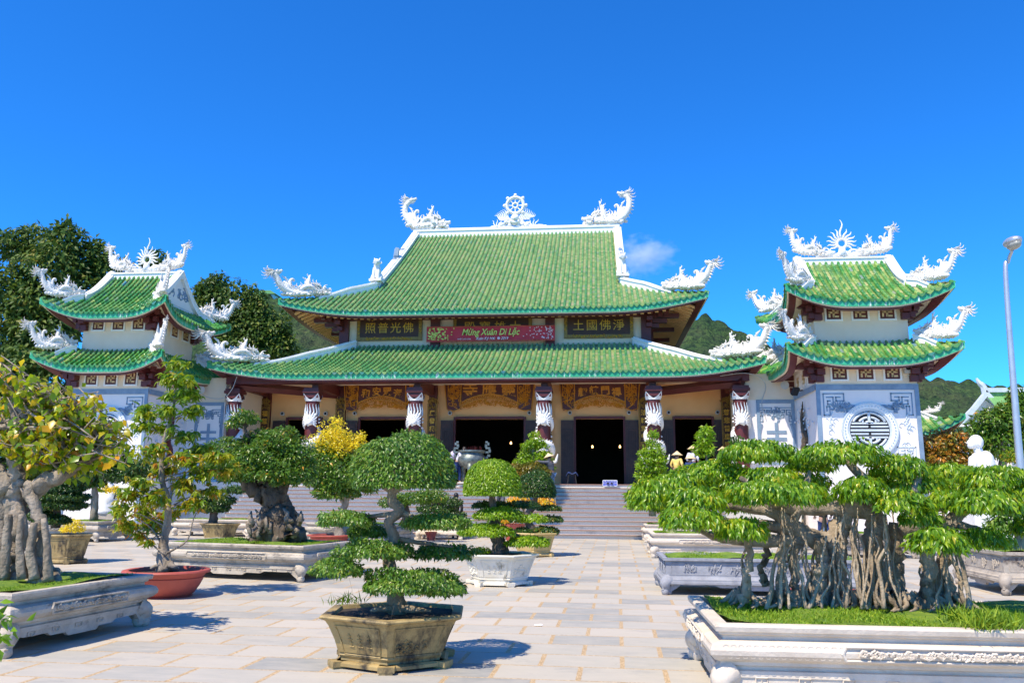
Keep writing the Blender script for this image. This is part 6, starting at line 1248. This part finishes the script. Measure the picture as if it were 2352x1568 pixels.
# ================================================================ PEOPLE
def skin_mesh(name,verts,edges,radii,mat,sub=2):
    me=bpy.data.meshes.new(name); me.from_pydata([tuple(v) for v in verts],edges,[]); pass
    o=bpy.data.objects.new(name,me); COL.objects.link(o); sk_=o.modifiers.new('skin','SKIN'); ss=o.modifiers.new('sub','SUBSURF'); ss.levels=sub; ss.render_levels=sub
    sv=me.skin_vertices[0].data
    for i,r in enumerate(radii): sv[i].radius=(r,r) if not hasattr(r,'__len__') else r; sv[i].use_root=(i==0)
    bpy.context.view_layer.update(); m2=bpy.data.meshes.new_from_object(o.evaluated_get(bpy.context.evaluated_depsgraph_get())); bpy.data.objects.remove(o)
    m2.materials.clear(); m2.materials.append(MT[mat]); m2.shade_smooth(); m2.name=name; return m2
def person(loc,rz,label,shirt='cgrey',pants='jeans',lean=0.,arms=((.25,-.05,1.05),(-.25,-.05,1.05)),hat=False,h=1.65,group=None,stride=.06,hands=None):
    """faces -Y locally; lean tips the upper body forward"""
    s=h/1.7; T=thing('person',loc,label,'person',group,rz); cl,sl=math.cos(lean),math.sin(lean)
    def U(x,y,z): dz=z-.95; return (x*s,(y-dz*sl)*s,(.95+dz*cl)*s)
    pel=(0,0,.95*s); sp=U(0,0,1.2); ch=U(0,0,1.38); nk=U(0,-.01,1.47); hd=U(0,-.02,1.56); ht=U(0,-.02,1.66)
    V=[pel,sp,ch,nk,hd,ht];E=[(0,1),(1,2),(2,3),(3,4),(4,5)];Rr=[.13*s,.12*s,.13*s,.055*s,.095*s,.07*s]
    for k_,sx in enumerate((-1,1)):
        i=len(V); kn=(sx*.10*s,(-.02-stride*sx)*s,.50*s); an=(sx*.11*s,(.03-stride*sx*1.8)*s,.08*s); to=(sx*.12*s,(-.12-stride*sx*1.8)*s,.03*s); V+=[(sx*.09*s,0,.88*s),kn,an,to]; E+=[(0,i),(i,i+1),(i+1,i+2),(i+2,i+3)]; Rr+=[.085*s,.06*s,.042*s,.035*s]
        i=len(V); sh=U(sx*.19,0,1.40); hn=Vector(arms[k_ if sx<0 else 1] if False else arms[0 if sx>0 else 1])*s; hn=Vector(U(hn.x/s,hn.y/s,hn.z/s)); shv=Vector(sh); mid=(shv+hn)/2+Vector((sx*.06,.05,-.03)); V+=[sh,tuple(mid),tuple(hn)]; E+=[(2,i),(i,i+1),(i+1,i+2)]; Rr+=[.055*s,.042*s,.03*s]
    body=addobj('body',skin_mesh('body',V,E,Rr,'skin',2),T)
    for sx in(-1,1):   # fingers
        hn=Vector(arms[0 if sx>0 else 1]); hn=Vector(U(hn.x,hn.y,hn.z)); b=MB()
        for f in range(4): o_=Vector(((f-1.5)*.018,-.01*f,0)); b.tube([hn+o_,hn+o_+Vector((0,-.035,-.03)),hn+o_+Vector((0,-.04,-.07-.008*(f==1)))],[.010,.009,.007],5)
        b.tube([hn+Vector((-sx*.03,0,0)),hn+Vector((-sx*.05,-.03,-.03))],[.011,.008],5); b.build('hand','skin',T,smooth=True)
    # clothing skins
    i0=[0,1,2]; Vc=[pel,sp,ch,(nk[0],nk[1],nk[2]-.02)];Ec=[(0,1),(1,2),(2,3)];Rc=[.155*s,.15*s,.16*s,.075*s]
    Vp=[(0,0,.97*s)];Ep=[];Rp=[.15*s]
    for q,sx in enumerate((-1,1)):
        b0=6+q*7; i=len(Vp); Vp+=[V[b0],V[b0+1],(V[b0+2][0],V[b0+2][1],V[b0+2][2]+.03)]; Ep+=[(0,i),(i,i+1),(i+1,i+2)]; Rp+=[.105*s,.08*s,.065*s]
        i=len(Vc); e=Vector(V[b0+5]).lerp(Vector(V[b0+6]),.8); Vc+=[V[b0+4],V[b0+5],tuple(e)]; Ec+=[(2,i),(i,i+1),(i+1,i+2)]; Rc+=[.075*s,.06*s,.048*s]
    addobj('shirt',skin_mesh('shirt',Vc,Ec,Rc,shirt,2),T); addobj('trousers',skin_mesh('trousers',Vp,Ep,Rp,pants,2),T)
    b=MB(); 
    for q,sx in enumerate((-1,1)): f=V[6+q*7+3]; b.ball((f[0],f[1]+.04,.04),(.05,.13,.045),8)
    b.build('shoes','cblack',T,smooth=True)
    b=MB(); c_=Vector(hd).lerp(Vector(ht),.5); b.ball((c_.x,c_.y+.015,c_.z+.02),(.10*s,.115*s,.125*s),12,m=8); b.build('hair','hair',T,smooth=True)
    b=MB(); b.ball((c_.x,c_.y-.09*s,c_.z-.02),(.018,.025,.022),6)
    for sx in(-1,1): b.ball((c_.x+sx*.035*s,c_.y-.085*s,c_.z+.01),(.014,.01,.01),6); b.ball((c_.x+sx*.10*s,c_.y,c_.z-.01),(.015,.025,.035),6)
    b.build('face','skin',T,smooth=True)
    if hat:
        H=thing('cone_hat',loc,None,None); H.parent=T; H.location=(0,0,0); b=MB(); n=28; top=Vector(ht)+Vector((0,-sl*.1,.13)); ax=Vector((0,-sl*hat,cl)).normalized(); q_=ax.to_track_quat('Z','Y').to_matrix(); V2=[tuple(top)]; 
        for r_,z_ in((.10,-.08),(.235,-.19),(.228,-.19),(.095,-.09)):
            for k_ in range(n): a=2*math.pi*k_/n; v=q_@Vector((r_*math.cos(a),r_*math.sin(a),z_)); V2.append(tuple(top+v))
        F2=[(0,1+k_,1+(k_+1)%n) for k_ in range(n)]+[(1+q*n+k_,1+(q+1)*n+k_,1+(q+1)*n+(k_+1)%n,1+q*n+(k_+1)%n) for q in range(3) for k_ in range(n)]; b.add(V2,F2); bpy.data.objects.remove(H); b.build('cone_hat','straw',T,recalc=False)
    return T
p=at(1045,1210,31.2); person((p.x,31.3,0),math.pi,'person in black with light bag strap seen from behind at the foot of the steps','cblack','cgrey',.03,((.2,.0,.95),(-.2,0,.95)),h=1.62)
p=at(1050,1100,36.0); t=person((p.x,35.95,FZ),-math.pi/2-.3+math.pi,'person in white shirt and blue trousers bending beside the incense burner','cwhite','navy',.55,((.15,-.35,1.15),(-.15,-.35,1.15)),h=1.62)
b=MB(); b.ball((0,.22,1.2),(.17,.13,.2),10,m=7); b.tube([(.1,.1,1.1),(.12,-.1,1.3)],.02,5); b.build('shoulder_bag','clilac',t,smooth=True)
p=at(1266,1112,34.0); sy=33.9; sz=stepz(sy); S=thing('step_stool',(p.x+.02,sy,sz),'small pale wooden stool under the worker on the steps','stool'); b=MB(); b.box((0,0,.42),(.34,.26,.04)); b.build('seat','straw',S)
for sx in(-1,1):
    for q in(-1,1): b=MB(); b.tube([(sx*.14,q*.1,.41),(sx*.17,q*.12,0)],.018,5); b.build('leg','straw',S)
person((p.x+.02,sy,sz+.44),-math.pi*.62,'worker in cone hat, grey shirt and jeans standing on a stool trimming the pointed shrub','cgrey','jeans',.18,((.28,-.45,1.45),(-.1,-.5,1.35)),hat=1.6,h=1.66,stride=.02)
for px,py,Y,lab,sh in((1554,1052,35.3,'visitor in yellow shirt and cone hat nearest the conical shrub on the right','cyellow'),(1590,1040,36.6,'visitor in white with cone hat tipped up in front of the right side doorway','cwhite'),(1585,1058,35.0,'visitor in dark clothes with cone hat lowest of the group by the right doorway','navy'),(1658,1024,37.6,'visitor whose cone hat shows above the fig tree by the right door leaf','cgrey')):
    p=at(px,py,Y); hgt=1.62; z=p.z-hgt; z=min(FZ,max(0,z)); person((p.x,Y,stepz(Y) if Y<35.7 else FZ),math.pi*.8,lab,sh,'cblack',.05,hat=1.0,h=hgt)
p=at(1146,1150,32.8); person((p.x,33.4,stepz(33.4)),math.pi,'visitor climbing the steps behind the lime bonsai, only legs clearly visible','cblack','cgrey',.05,h=1.65,stride=.12)
p=at(1909,1150,26); person((p.x,27,0),math.pi,'dark haired visitor in dark clothes behind the fig tree trunk','cblack','navy',.03,h=1.62)
p=at(1195,1085,39.5); person((p.x,39.3,FZ),math.pi*.9,'visitor in dark clothes in the shade before the central doorway','cblack','navy',.05,h=1.6)
